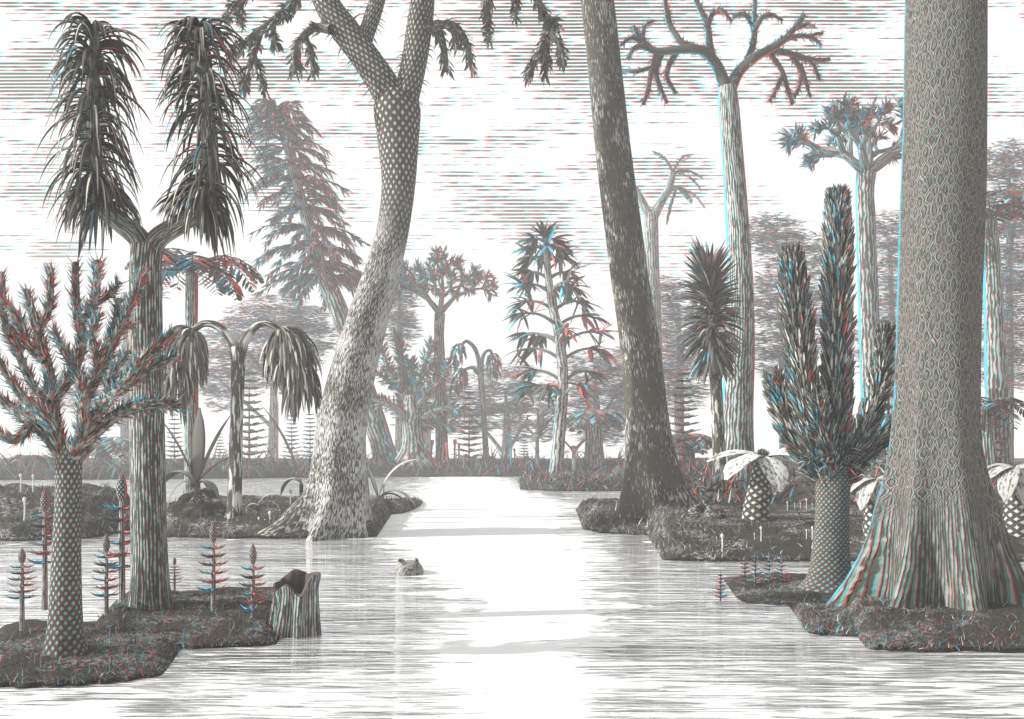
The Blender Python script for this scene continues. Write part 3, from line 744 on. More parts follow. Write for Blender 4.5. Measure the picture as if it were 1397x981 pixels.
# ---- forked scale tree with drooping crown, right
def fork_crown_tree():
    Y = 50.0
    r = thing('forked_scale_tree', 'slender tall tree with red and blue edges and drooping forked bare branches', 'tree', at(1005, 640, Y))
    tr = MB()
    p, rd = pxpath([(1004, 668, 60), (1005, 630, 50), (1006, 560, 44), (1010, 470, 38), (1010, 380, 34), (1006, 300, 31), (999, 210, 29), (994, 140, 27), (993, 118, 22)], Y, 60)
    mt = bark('bark_pale_red_blue', pat_ribs(30, 0.10, 0.26, 1.2, 0.8), paper=(0.62, 0.62, 0.6), fringe=(0.006, 0.06), edge=(CYAN, RED, 0.075))
    tube(tr, p, rd, 26, buttress(5, 0.3, 1.2)); tr.build('trunk', mt, r)
    SL = [[(993, 128, 20), (976, 86, 16), (950, 67, 14), (896, 70, 11), (876, 54, 9), (864, 36, 6)],
          [(952, 68, 12), (930, 58, 10), (915, 36, 9), (909, 12, 7), (905, -30, 5)], [(972, 82, 12), (968, 60, 11), (965, 34, 9), (956, 14, 8), (940, -20, 6)], [(965, 36, 8), (972, 20, 7), (985, 14, 6), (998, 30, 5)],
          [(897, 70, 10), (889, 96, 8), (884, 122, 7), (877, 143, 5)], [(904, 70, 9), (895, 96, 8), (900, 118, 7), (910, 141, 5)], [(924, 70, 9), (911, 92, 8), (910, 106, 7), (922, 128, 5)],
          [(890, 68, 8), (868, 64, 7), (856, 80, 5)], [(889, 92, 7), (866, 98, 6), (850, 96, 5)], [(884, 60, 7), (862, 52, 6), (846, 62, 5)], [(876, 56, 6), (880, 36, 5), (892, 28, 4)]]
    SR = [[(993, 128, 20), (1008, 98, 16), (1030, 78, 14), (1048, 68, 12), (1070, 54, 10), (1086, 36, 8), (1098, 20, 5)],
          [(1050, 68, 11), (1080, 74, 9), (1108, 82, 8), (1132, 81, 5)], [(1070, 54, 8), (1090, 49, 7), (1108, 52, 6), (1121, 62, 4)], [(1104, 51, 6), (1114, 46, 5), (1122, 46, 4)], [(1084, 40, 6), (1100, 34, 5), (1111, 36, 4)],
          [(1048, 70, 10), (1066, 96, 8), (1074, 120, 7), (1081, 142, 5)], [(1067, 104, 7), (1058, 124, 6), (1050, 138, 5)], [(1080, 74, 8), (1092, 98, 7), (1090, 118, 6), (1083, 132, 5)], [(1092, 88, 7), (1099, 110, 6), (1105, 132, 4)], [(1108, 82, 6), (1114, 98, 5), (1118, 110, 4)],
          [(1012, 96, 11), (1026, 66, 10), (1028, 40, 9), (1016, 20, 7), (1000, 22, 5)], [(1028, 44, 8), (1040, 24, 7), (1052, 20, 6), (1068, 28, 4)], [(1029, 30, 7), (1030, 0, 6), (1036, -30, 5)]]
    wm = bark('bark_red_blue_limb', pat_flecks(8, 1.0, 0.7, 0.8), paper=(0.5, 0.5, 0.5), edge=(CYAN, RED, 0.085))
    for S in (SL, SR):
        wood, lf = MB(), MB()
        limbs(wood, lf, S, Y, 7, 0.9, 1.6, 0.95, dyr=0.3, fwd=0.7, out=0.7, droop=0.0, segs=2, lo=0.11, hi=0.22, fringe=0.55)
        b = wood.build('branch', wm, r); lf.build('leaves', M['leaf'], b)
fork_crown_tree()

# ---- dense tufted tree
def tufted_tree():
    Y = 46.0
    r = thing('tufted_tree', 'short tree with one dense spiky egg-shaped crown beside the slender trunk', 'tree', at(980, 640, Y))
    tr = MB(); p, rd = pxpath([(984, 680, 24), (981, 620, 18), (978, 550, 17), (973, 480, 16), (970, 420, 12), (967, 370, 7)], Y, 40)
    tube(tr, p, rd, 14, gnarl(0.05)); tr.build('trunk', trunk_mid, r)
    mb = MB(); N = 620
    q, t, a, s = ringdirs(p, N, 0.56, 1.0)
    up = np.interp(s, [0.55, 0.68, 0.85, 1.0], [-0.5, 0.25, 0.9, 2.0])
    D = a + np.array([0, 0, 1.0]) * up[:, None]
    leaves(mb, q, D, sc(Y) * rng.uniform(34, 58, N), 2.4 * sc(Y), np.interp(s, [0.55, 0.8, 1], [0.3, 0.14, 0.03]), 6, 0.4, tints(N, 0.10, 0.24, 0.13, a[:, 0] + 0.3, 0.14), 'lance', 0.3)
    mb.build('crown', M['leaf_line'], r)
tufted_tree()

# ---- cactus-like bristly columns
def column_plant():
    Y = 20.3
    r = thing('bristly_column_plant', 'cactus-like plant of upright bristly columns on a stubby scaled trunk', 'plant', at(1131, 792, Y))
    m = bark('bark_small_scales', pat_diamond(20, 9.0, 0.14, 0.3), paper=(0.42, 0.41, 0.4), fringe=(0.012, 0.01))
    tr = MB(); p, rd = pxpath([(1131, 806, 84), (1132, 785, 60), (1134, 740, 48), (1136, 690, 45), (1137, 640, 46), (1138, 600, 36)], Y, 40)
    tube(tr, p, rd, 30, buttress(6, 0.15, 0.3)); tr.build('trunk', m, r)
    cols = [[(1136, 660, 34, 0), (1140, 600, 36, -.1), (1142, 480, 36, -.1), (1143, 360, 34, 0), (1143, 290, 22, 0), (1143, 272, 9, 0)],
            [(1124, 650, 26, 0), (1108, 590, 32, -.25), (1096, 520, 34, -.3), (1088, 440, 34, -.3), (1082, 375, 25, -.3), (1080, 352, 9, -.3)],
            [(1122, 655, 26, 0), (1098, 622, 28, .2), (1076, 580, 27, .3), (1062, 540, 21, .35), (1056, 520, 9, .4)],
            [(1148, 650, 26, 0), (1168, 610, 27, .3), (1190, 560, 24, .6), (1201, 515, 19, .8), (1206, 470, 14, .9), (1208, 455, 7, .9)],
            [(1138, 655, 24, 0), (1128, 610, 24, -.4), (1120, 575, 20, -.6), (1116, 550, 8, -.7)],
            [(1148, 655, 26, 0), (1172, 625, 24, -.2), (1196, 602, 22, -.3), (1212, 585, 9, -.3)]]
    wm = bark('bark_column', pat_flecks(10, 6, 0.5, 0.6), paper=(0.3, 0.29, 0.28))
    for i, c in enumerate(cols):
        pa, ra = pxpath(c, Y, 30); w, lf = MB(), MB(); tube(w, pa, ra * 0.8, 14)
        ln = np.sum(np.linalg.norm(np.diff(pa, axis=0), axis=1)) / sc(Y)
        brush(lf, pa, ra, int(ln * 4.2), 19 * sc(Y), 2.5 * sc(Y), 1.25, 0.55, -0.02, 4, 'lance', 0.16, 0.6, 0.14 if i else 0.2, 0.4, cam=0.5)
        o = w.build('column', wm, r); lf.build('bristles', M['leaf_line'], o)
    mb = MB(); N = 130; an = rng.random(N) * 6.28                                  # drooping ruff where the columns meet
    P0 = at(1137, 628, Y) + np.stack([np.cos(an), np.sin(an), rng.normal(0, 0.3, N)], -1) * 24 * sc(Y)
    leaves(mb, P0, np.stack([np.cos(an), np.sin(an), rng.uniform(-0.4, 0.6, N)], -1), 30 * sc(Y), 2.0 * sc(Y), 0.2, 4, 0.4, tints(N, 0.11, 0.25, 0.15, np.cos(an), 0.15), 'lance')
    mb.build('ruff', M['leaf_line'], r)
column_plant()

# ---- umbrella scale trees with recursive forks
def umbrella_tree(name, label, Y, trunk, R, rise, levels, N0, mat, fringe=0.4, leafL=9, leafW=1.0, dens=26, lo=0.12, hi=0.28, pale=0.05, flat=0.35):
    r = thing(name, label, 'tree', at(trunk[0][0], trunk[0][1], Y))
    tr = MB(); p, rd = pxpath(trunk, Y, 30); tube(tr, p, rd, 16, gnarl(0.03, Y)); tr.build('trunk', mat, r)
    wood, lf = MB(), MB()
    def grow(c, d, L, rad, lev):
        pts = [c]; dd = nrm(d)
        for i in range(5):
            pts.append(pts[-1] + dd * L / 5); dd = nrm(dd + np.array([0, 0, flat * (0.35 if lev > 1 else -0.5)]) * 0.3 + rng.normal(0, 0.05, 3))
        pts = np.array(pts); tube(wood, pts, np.linspace(rad, rad * 0.7, 6), 7, tint=np.array(INK))
        if lev <= 1:
            k = dens; q, t, a, s = ringdirs(pts, k, 0.2, 1.0)
            D = a * 0.9 + t * 0.8
            leaves(lf, q, D, leafL * sc(Y) * rng.uniform(0.7, 1.3, k), leafW * sc(Y), 0.05, 2, 0.3, tints(k, lo, hi, fringe, D[:, 0], pale), 'lance', 0.4)
        if lev == 0: return
        ax = nrm(np.cross(dd, rng.normal(0, 1, 3)))
        for sg in (-1, 1):
            nd = nrm(dd + ax * sg * rng.uniform(0.45, 0.75)); nd[2] = nd[2] * 0.85
            grow(pts[-1], nd, L * rng.uniform(0.62, 0.8), rad * 0.7, lev - 1)
    e = p[-1]
    for j in range(N0):
        a = 2 * PI * j / N0 + rng.uniform(-0.25, 0.25)
        grow(e, np.array([math.cos(a), math.sin(a), rise * rng.uniform(0.7, 1.3)]), R * sc(Y) * 0.42, rd[-1] * 0.55, levels)
    wood.build('branches', mat, r); lf.build('crown', M['leaf'], r)
umbrella_tree('umbrella_tree', 'slender tree with a wide flat umbrella crown left of the giant trunk', 72.0,
              [(1192, 655, 36), (1190, 560, 30), (1186, 450, 28), (1182, 330, 26), (1180, 260, 25), (1182, 236, 26)], 100, 0.8, 4, 6, trunk_far, 0.45, 15, 1.3, 24)
umbrella_tree('small_umbrella_tree', 'slim tree with a small rounded umbrella crown right of the curved trunk', 100.0,
              [(604, 645, 20), (602, 580, 16), (600, 500, 15), (599, 450, 14), (600, 428, 15)], 76, 0.8, 4, 5, trunk_far, 0.45, 12, 1.2, 18, lo=0.2, hi=0.42, pale=0.15)

# ---- pale forked frond tree behind the leaning trunk
def frond_tree(name, label, Y, trunk, arms, L, ll, lw, mat):
    r = thing(name, label, 'tree', at(trunk[0][0], trunk[0][1], Y)); tr = MB()
    p, rd = pxpath(trunk, Y, 30); tube(tr, p, rd, 14)
    mb = MB()
    for a, fr in arms:
        q, qr = pxpath(a, Y, 14); tube(tr, q, qr, 8)
        for (dx, dz) in fr:
            frond(mb, q[-1], (dx, rng.normal(0, 0.45), dz), L * sc(Y) * rng.uniform(0.85, 1.15), 0.14, ll * sc(Y), lw * sc(Y), 16, rach=1.6 * sc(Y), fringe=0.6, lo=0.2, hi=0.4)
    tr.build('trunk', mat, r); mb.build('crown', M['leaf'], r)
frond_tree('pale_frond_tree', 'faint pale tree with a few drooping fronds behind the dark leaning trunk', 120.0,
           [(900, 650, 24), (896, 560, 20), (893, 450, 20), (889, 350, 20), (888, 292, 20)],
           [([(888, 300, 15), (876, 275, 11), (866, 255, 8)], [(-1, 0.5), (-0.9, 0.0), (-0.5, 1.0)]), ([(889, 300, 15), (902, 275, 12), (912, 258, 11), (918, 236, 9)], [(-0.5, 1.2), (0.5, 1.3), (1, 0.4), (0.9, -0.1)]), ([(912, 258, 9), (924, 256, 7)], [(1, -0.2), (0.8, 0.2), (-0.3, -0.6)])],
           46, 9, 1.7, trunk_far)

# ---- layered strap-leaf tree on the islet
def layered_tree():
    Y = 70.0
    r = thing('layered_tree', 'slim tree with tiers of arching leafy branches on the small islet', 'tree', at(757, 655, Y))
    tr = MB(); p, rd = pxpath([(758, 668, 30), (759, 645, 20), (764, 580, 17), (768, 520, 15), (763, 460, 14), (753, 412, 12), (746, 360, 9), (743, 322, 5)], Y, 60)
    tube(tr, p, rd, 14, buttress(5, 0.5, 0.8)); tr.build('trunk', bark('bark_islet', pat_ribs(9, 0.2, 0.38, 1.4, 0.6), paper=(0.55, 0.55, 0.54), edge=(CYAN, RED, 0.075)), r)
    wood, lf = MB(), MB()
    k = 0
    for i, py in enumerate([545, 520, 492, 470, 446, 424, 400, 380, 358, 342, 330]):
        c = p[np.argmin(abs(p[:, 2] - at(0, py, Y)[2]))]
        ln = np.interp(py, [325, 400, 460, 550], [16, 46, 70, 62]) * sc(Y)
        for sg in (-1, 1, 0, 2):
            if sg in (-1, 1): a = (0 if sg == 1 else PI) + rng.normal(0, 0.35)
            else: a = (PI / 2 if sg == 0 else -PI / 2) + rng.normal(0, 0.4)
            if sg in (0, 2) and i % 3: continue
            d = np.array([math.cos(a), math.sin(a), 0.85]); pts = [c]
            for j in range(8):
                pts.append(pts[-1] + nrm(d) * ln / 8); d = nrm(d + np.array([0, 0, -0.16]))
            pts = np.array(pts); tube(wood, pts, np.linspace(3.0, 1.1, 9) * sc(Y), 6, tint=np.array(INK))
            n = 16; s = rng.uniform(0.62, 1.0, n); q = pts[(s * 8).astype(int)]
            D = np.stack([np.full(n, math.cos(a)), np.full(n, math.sin(a)), np.zeros(n)], -1) * rng.uniform(0.2, 1.0, (n, 1)) + rng.normal(0, 0.42, (n, 3)) + np.array([0, 0, -0.25])
            leaves(lf, q, D, sc(Y) * rng.uniform(22, 38, n), 2.9 * sc(Y), 0.12, 5, 0.4, tints(n, 0.10, 0.2, 0.25, D[:, 0], 0.05), 'strap', 0.3)
    n = 24; an = rng.random(n) * 6.28
    leaves(lf, np.tile(p[-1], (n, 1)), np.stack([np.cos(an), np.sin(an), rng.uniform(0.3, 2, n)], -1), 26 * sc(Y), 2.4 * sc(Y), 0.1, 4, 0.4, tints(n, 0.1, 0.2, 0.2), 'strap')
    wood.build('branches', trunk_far, r); lf.build('crown', M['leaf'], r)
layered_tree()

# ---- squat bristly tree
def squat_tree():
    Y = 96.0
    r = thing('squat_bristly_tree', 'squat bushy tree with bristly arms on a ridged mound behind the curved trunk', 'tree', at(566, 645, Y))
    tr = MB(); p, rd = pxpath([(567, 652, 88), (566, 636, 66), (565, 612, 36), (563, 590, 28), (562, 560, 28), (561, 540, 18)], Y, 36)
    tube(tr, p, rd, 22, buttress(8, 0.2, 1.5)); tr.build('trunk', trunk_far, r)
    S = [[(562, 565, 20), (545, 530, 17), (528, 500, 15), (520, 470, 8)], [(561, 555, 20), (552, 510, 17), (545, 480, 15), (538, 456, 8)], [(563, 555, 20), (572, 520, 17), (582, 490, 15), (590, 468, 8)],
         [(563, 562, 18), (585, 535, 16), (602, 515, 13), (612, 500, 8)], [(560, 572, 18), (535, 555, 16), (515, 548, 13), (500, 540, 8)], [(565, 575, 16), (590, 562, 15), (615, 556, 12), (634, 562, 8)], [(565, 582, 14), (590, 578, 14), (618, 580, 9)],
         [(562, 550, 18), (562, 515, 16), (560, 490, 9)], [(548, 520, 13), (530, 520, 12), (512, 505, 8)], [(575, 515, 12), (590, 500, 12), (606, 490, 8)]]
    wood, lf = MB(), MB()
    limbs(wood, lf, S, Y, 12, 1.3, 2.6, 0.5, dyr=1.2, fwd=0.7, out=0.9, droop=0.0, segs=2, shape='lance', lo=0.11, hi=0.26, fringe=0.32, pale=0.06)
    wood.build('branches', trunk_far, r); lf.build('crown', M['leaf'], r)
squat_tree()

# ---- low umbrella ferns
fern_tree('umbrella_fern', 'stubby mushroom-shaped tree fern left of the dark leaning trunk', 97.0, [(812, 655, 34), (811, 635, 27), (810, 600, 25), (810, 566, 20)], 16, 62, 0.2, 17, 2.4, (0.25, 0.75), trunk_far, 18, 0.3, lo=0.16, hi=0.34, pale=0.2, fw=1.2)
fern_tree('umbrella_fern', 'low drooping tree fern between the leaning trunk and tufted tree', 70.0, [(940, 660, 22), (940, 630, 18), (940, 596, 14)], 14, 52, 0.22, 18, 2.2, (0.2, 0.7), trunk_far, 18, 0.25, lo=0.14, hi=0.34, pale=0.2)
fern_tree('umbrella_fern', 'low pale tree fern between the bristly tree and the fluted trunk', 95.0, [(138, 655, 30), (140, 630, 24), (146, 602, 20)], 14, 58, 0.2, 17, 2.4, (0.15, 0.6), trunk_far, 16, 0.25, lo=0.16, hi=0.4, pale=0.25)
fern_tree('umbrella_fern', 'small fern tuft at the far left edge of the far bank', 95.0, [(40, 655, 14), (40, 636, 12), (38, 626, 10)], 10, 40, 0.22, 14, 2.2, (0.2, 0.9), trunk_far, 14, 0.3)
fern_tree('fern_tree', 'feathery tree fern beyond the right side of the giant trunk', 64.0, [(1362, 650, 40), (1360, 560, 30), (1356, 430, 26), (1352, 330, 20), (1352, 300, 16)], 12, 100, 0.24, 32, 2.2, (0.4, 1.6), trunk_far, 16, 0.3)
fern_tree('fern_tree', 'short fern tuft at the right edge beyond the giant roots', 40.0, [(1348, 640, 26), (1346, 600, 22), (1346, 560, 16)], 12, 66, 0.22, 24, 2.0, (0.4, 1.6), trunk_far, 14, 0.3)

# ---- broad-leaved plants
def rosette(name, label, Y, centre, stem, spec, W, mat, cat='plant', tint=(0.8, 0.8, 0.77), base=None, fringe=0.0):
    r = thing(name, label, cat, at(stem[0][0], stem[0][1], Y))
    if stem:
        sm = MB(); p, rd = pxpath(stem, Y, 20); tube(sm, p, rd, 18, gnarl(0.05)); sm.build('stem', base, r)
    e = at(centre[0], centre[1], Y)
    for (a, el, L, dr) in spec:
        mb = MB(); a = math.radians(a)
        leaves(mb, e[None], np.array([[math.cos(a), math.sin(a), el]]), L * sc(Y), W * sc(Y), dr, 12, 0.25, np.array([tint]), 'oval', 0.03)
        mb.build('leaf', M[mat], r)
    return r
pine = bark('bark_pineapple', pat_diamond(7, 4.6, 0.2, 0.34), paper=(0.78, 0.77, 0.74), bs=1.0)
rs = rosette('pale_rosette_plant', 'plant with large pale pointed leaves splayed over a pineapple-like stem', 29.5, (1040, 626), [(1030, 722, 42), (1031, 700, 36), (1035, 665, 28), (1040, 630, 22)],
        [(192, .4, 84, .08), (226, .25, 100, .10), (280, .1, 78, .16), (324, .3, 100, .09), (352, .5, 94, .08), (30, .5, 50, .1), (140, .5, 54, .1)], 20, 'leaf_white', base=pine)
mb = MB(); n = 90; v = nrm(rng.normal(0, 1, (n, 3))); v[:, 2] = abs(v[:, 2])
leaves(mb, at(1040, 626, 29.5) + v * 7 * sc(29.5), v, 8 * sc(29.5), 2 * sc(29.5), 0, 2, 0.4, tints(n, 0.1, 0.3, 0, None, 0.3), 'lance'); mb.build('bud', M['leaf'], rs)
rosette('pale_rosette_plant', 'pale leaved rosette half hidden between the column plant and giant roots', 27.0, (1196, 655), [(1198, 735, 40), (1197, 700, 34), (1196, 660, 22)],
        [(185, .3, 44, .14), (215, .0, 58, .22), (250, -.2, 40, .3), (150, .5, 46, .1), (330, .2, 60, .2), (20, .5, 60, .15)], 13, 'leaf_white', tint=(0.5, 0.5, 0.48), base=pine)
rosette('pale_rosette_plant', 'pale leaved rosette at the right edge beyond the giant roots', 28.0, (1386, 640), [(1388, 745, 40), (1387, 700, 34), (1386, 644, 22)],
        [(190, .4, 50, .14), (225, .2, 68, .26), (265, -.1, 60, .3), (150, .5, 50, .12), (330, .2, 60, .2), (20, .5, 60, .15)], 14, 'leaf_white', tint=(0.5, 0.5, 0.48), base=pine)
stemdark = bark('stem_dark', pat_flecks(8, 4, 0.55, 0.7), paper=(0.4, 0.4, 0.38))
rosette('strap_leaf_plant', 'upright plant with long folded strap leaves on the pale hummock', 36.0, (268, 662), [(268, 690, 12), (268, 660, 10)],
        [(100, 3.6, 112, .02), (190, 2.6, 108, .05), (350, 2.8, 112, .06), (15, 1.4, 92, .1), (330, .9, 60, .3), (200, .8, 62, .32), (160, 1.6, 70, .22)], 10, 'leaf', tint=(0.3, 0.29, 0.27), base=stemdark)
rosette('strap_leaf_plant', 'lone arching strap leaf plant beside the curved trunk', 38.0, (412, 660), [(411, 700, 6), (411, 660, 5)], [(185, 3.2, 122, .075), (170, 1.2, 46, .3)], 10, 'leaf', tint=(0.34, 0.33, 0.3), base=stemdark)
rosette('strap_leaf_plant', 'bent grey strap leaf plant right of the curved trunk roots', 46.0, (516, 680), [(516, 700, 5), (516, 680, 4)], [(8, 3.0, 92, .17), (170, 4, 44, .05), (355, 0.95, 64, .2), (12, 0.7, 58, .22)], 10, 'leaf', tint=(0.5, 0.49, 0.46), base=stemdark)
rosette('strap_leaf_plant', 'small pale bent leaf plant on the bank left of the curved trunk', 34.5, (352, 690), [(352, 720, 5), (352, 690, 4)], [(5, 2.2, 42, .2), (20, 1.0, 44, .25), (175, .8, 30, .3)], 5, 'leaf', tint=(0.6, 0.6, 0.57), base=stemdark)
rosette('broadleaf_plant', 'oval-leaved plant in tiers left of the layered tree', 95.0, (733, 600), [(733, 650, 6), (733, 600, 5), (734, 560, 3)],
        [(180, .5, 40, .12), (0, .6, 36, .12), (200, 1.5, 34, .08), (340, 2.0, 44, .06), (20, 1.2, 40, .1), (100, 1, 30, .1), (260, 1, 30, .15), (60, 3, 44, .03)], 6, 'leaf', tint=(0.24, 0.22, 0.21), base=trunk_far)
rosette('broadleaf_plant', 'small star-leaved plant right of the layered tree', 95.0, (783, 618), [(783, 650, 6), (783, 615, 5)],
        [(150, 1.4, 32, .05), (30, 1.4, 32, .05), (180, .3, 24, .1), (0, .3, 24, .1), (270, .8, 22, .1), (90, 1.2, 24, .1)], 5, 'leaf', tint=(0.4, 0.14, 0.12), base=trunk_far)

# ---- feathery whorled horsetail trees, far bank
def feather_proto():
    r = thing('horsetail_tree', 'x', 'plant')
    st = MB(); tube(st, np.array([[0, 0, -0.6], [0, 0, 3], [0, 0, 6.5], [0, 0, 10]], float), [0.13, 0.12, 0.08, 0.02], 8); st.build('stem', trunk_far, r)
    for j in range(13):
        z = 0.6 + j * 0.72; ln = 3.0 * (1 - (j / 14.5)) ** 0.8; mb = MB()
        for q in range(9):
            a = q * 2 * PI / 9 + j * 0.4
            frond(mb, (0, 0, z), (math.cos(a), math.sin(a), 0.22), ln, 0.02, 0.6, 0.075, 13, 5, 0.045, fringe=0.4, lo=0.12, hi=0.26, ldroop=0.02)
        mb.build('whorl', M['leaf'], r)
    return r
fp = feather_proto()
FE = [(340, 640, 500, 95, 'tall feathery horsetail tree right of the slim mop tree'), (398, 640, 562, 98, 'feathery horsetail tree behind the lone arching leaf'), (423, 640, 560, 94, 'feathery horsetail tree touching the curved trunk'),
      (238, 648, 560, 93, 'thin feathery horsetail tree just right of the fluted trunk'), (300, 648, 588, 93, 'low feathery horsetail tree left of the slim mop tree'), (932, 640, 500, 60, 'feathery horsetail tree right of the dark leaning trunk'),
      (640, 640, 528, 99, 'feathery horsetail tree left of the faint three-tufted tree'), (1352, 690, 540, 52, 'feathery horsetail tree at the right edge beyond the giant trunk'), (1212, 650, 430, 62, 'tall feathery horsetail tree hugging the giant trunk'), (715, 640, 585, 100, 'small feathery horsetail tree near the broadleaf plant')]
for i, (px, py, top, Y, lab) in enumerate(FE):
    s = (py - top) * sc(Y) / 10.0; loc = at(px, py, Y)
    if i == 0: fp.location = tuple(loc); fp.scale = (s * .8, s * .8, s); fp['label'] = lab; fp['group'] = 'feathery horsetail trees'
    else: dup(fp, loc, (s * .8, s * .8, s), i * 0.7, lab, 'feathery horsetail trees')

# ---- cone-tipped horsetails, foreground
def horsetail_proto():
    r = thing('cone_horsetail', 'x', 'plant')
    m = bark('stem_horsetail', pat_ribs(8, 0.2, 0.36, 12, 0.5), paper=(0.6, 0.58, 0.56), edge=(CYAN, RED, 0.05))
    st = MB(); tube(st, np.array([[0, 0, -0.25], [0, 0, 0.3], [0, 0, 0.55], [0, 0, 0.8]], float), [0.042, 0.036, 0.030, 0.024], 12); st.build('stem', m, r)
    for j in range(6):
        z = 0.26 + j * 0.095; n = 12; an = np.arange(n) * 2 * PI / n + j * 0.2; mb = MB()
        d = np.stack([np.cos(an), np.sin(an), np.full(n, -0.12)], -1)
        leaves(mb, np.array([0, 0, z]) + d * 0.02, d, 0.265 - 0.016 * j, 0.02, -0.13, 6, 0.6, tints(n, 0.10, 0.18, 0.45, d[:, 0]), 'spike', 0.9)
        mb.build('whorl', M['leaf'], r)
    cn = MB(); t = np.linspace(0, 1, 14)
    tube(cn, np.stack([0 * t, 0 * t, 0.78 + 0.24 * t], -1), 0.066 * np.sin(PI * (t * 0.93 + 0.05)) ** 0.7 * (1 - 0.25 * t), 18)
    cm = bark('cone_scales', pat_diamond(8, 24, 0.2, 0.34), paper=(0.62, 0.58, 0.56), edge=(CYAN, RED, 0.06)); cn.build('cone', cm, r)
    return r
hp = horsetail_proto()
HT = [(291, 836, 712, 16.6, 'cone-tipped horsetail standing alone right of the fluted trunk'), (345, 862, 742, 16.2, 'cone-tipped horsetail beside the hollow stump'), (145, 840, 728, 16.6, 'cone-tipped horsetail between the two left trunks, shorter of the pair'),
      (166, 815, 645, 18.0, 'tallest cone-tipped horsetail touching the fluted trunk'), (61, 800, 668, 17.0, 'tall cone-tipped horsetail left of the scaly trunk'), (30, 838, 748, 15.2, 'cone-tipped horsetail at the left edge'),
      (238, 806, 760, 19.0, 'short cone-tipped horsetail just right of the fluted trunk')]
for i, (px, py, top, Y, lab) in enumerate(HT):
    s = (py - top) * sc(Y) / 1.02; loc = at(px, py, Y); xy = min(s, 0.95 + 0.15 * (s - 0.95)) if s > 0.95 else s
    sc3 = (max(xy, s * 0.75),) * 2 + (s,)
    if i == 0: hp.location = tuple(loc); hp.scale = sc3; hp['label'] = lab; hp['group'] = 'cone-tipped horsetails on the left bank'
    else: dup(hp, loc, sc3, (i % 3 - 1) * 0.12, lab, 'cone-tipped horsetails on the left bank')

# ---- small horsetails in the water, right
def spindle_proto():
    r = thing('water_horsetail', 'x', 'plant'); mb = MB()
    tube(mb, np.array([[0, 0, -0.3], [0, 0, 0.5], [0, 0, 1.0]], float), [0.03, 0.022, 0.006], 8)
    mb.build('stem', bark('stem_water_horsetail', pat_flecks(4, 6, 0.6, 0.7), edge=(CYAN, RED, 0.05)), r)
    lf = MB()
    for j in range(7):
        z = 0.12 + j * 0.12; n = 9; an = np.arange(n) * 2 * PI / n + j * 0.3
        d = np.stack([np.cos(an), np.sin(an), np.full(n, 0.25)], -1)
        leaves(lf, np.tile([0, 0, z], (n, 1)), d, 0.36 - 0.035 * j, 0.035, -0.05, 3, 0.5, tints(n, 0.10, 0.18, 0.4, -d[:, 0]), 'spike', 0.8)
    lf.build('leaves', M['leaf'], r)
    return r
sp = spindle_proto()
SPN = [(983, 820, 788, wat(820) , 'small feathery horsetail alone in the water by the right bank', None),
       (1016, 803, 768, 20.8, 'leftmost of the four feathery horsetails behind the column plant mound', 1), (1030, 801, 764, 21.2, 'second from left of the four feathery horsetails behind the column plant mound', 1), (1049, 800, 764, 21.4, 'third from left of the four feathery horsetails behind the column plant mound', 1), (1066, 798, 766, 21.2, 'feathery horsetail nearest the stubby scaled trunk', 1)]
for i, (px, py, top, Y, lab, g) in enumerate(SPN):
    s = (py - top) * sc(Y) * 1.3; loc = at(px, py, Y)
    if i == 0: sp.location = tuple(loc); sp.scale = (s,) * 3; sp['label'] = lab; sp['group'] = 'small water horsetails'
    else: dup(sp, loc, s, i * 0.5, lab, 'small water horsetails')

# ---- fiddleheads and knob-tipped sprouts
def fiddle_proto():
    t = np.linspace(0, 1, 12); st = np.stack([0 * t, 0 * t, -0.1 + 0.95 * t], -1)
    a = np.linspace(0, 1.6 * PI, 16); rr = 0.13 * (1 - a / (2.4 * PI))
    cu = np.stack([0.13 - rr * np.cos(a), 0 * a, 0.85 + rr * np.sin(a)], -1)
    mb = MB(); tube(mb, np.vstack([st, cu[1:]]), np.linspace(0.045, 0.022, 27), 8)
    o = mb.build('fiddlehead', bark('stem_fiddlehead', pat_flecks(4, 9, 0.45, 0.55), paper=(0.65, 0.63, 0.6), edge=(CYAN, RED, 0.1)))
    return tag(o, 'x', 'fern sprout')
fd = fiddle_proto()
FD = [(48, 908, 892, 13.3, 'pair of curled fern sprouts in front of the scaly trunk'), (56, 912, 893, 13.1, 'pair of curled fern sprouts in front of the scaly trunk'), (150, 876, 856, 14.6, 'curled fern sprouts just right of the scaly trunk'), (158, 877, 857, 14.6, 'curled fern sprouts just right of the scaly trunk'),
      (258, 860, 843, 15.9, 'curled fern sprout below the fluted trunk roots'), (266, 859, 842, 15.9, 'curled fern sprout below the fluted trunk roots'), (294, 872, 854, 15.7, 'curled fern sprout at the edge of the left mound'), (300, 873, 856, 15.7, 'curled fern sprout at the edge of the left mound'),
      (166, 896, 884, 13.6, 'tiny curled fern sprouts on the front left mound'), (174, 897, 884, 13.6, 'tiny curled fern sprouts on the front left mound'), (184, 898, 887, 13.6, 'tiny curled fern sprouts on the front left mound')]
for i, (px, py, top, Y, lab) in enumerate(FD):
    s = (py - top) * sc(Y) * 1.15; o = fd if i == 0 else fd.copy()
    if i: COL.objects.link(o)
    o.location = tuple(at(px, py, Y)); o.scale = (s,) * 3; o.rotation_euler = (0, 0, rng.uniform(-0.6, 0.6) + (PI if i % 3 == 2 else 0)); o['label'] = lab; o['group'] = 'curled fern sprouts: ' + lab
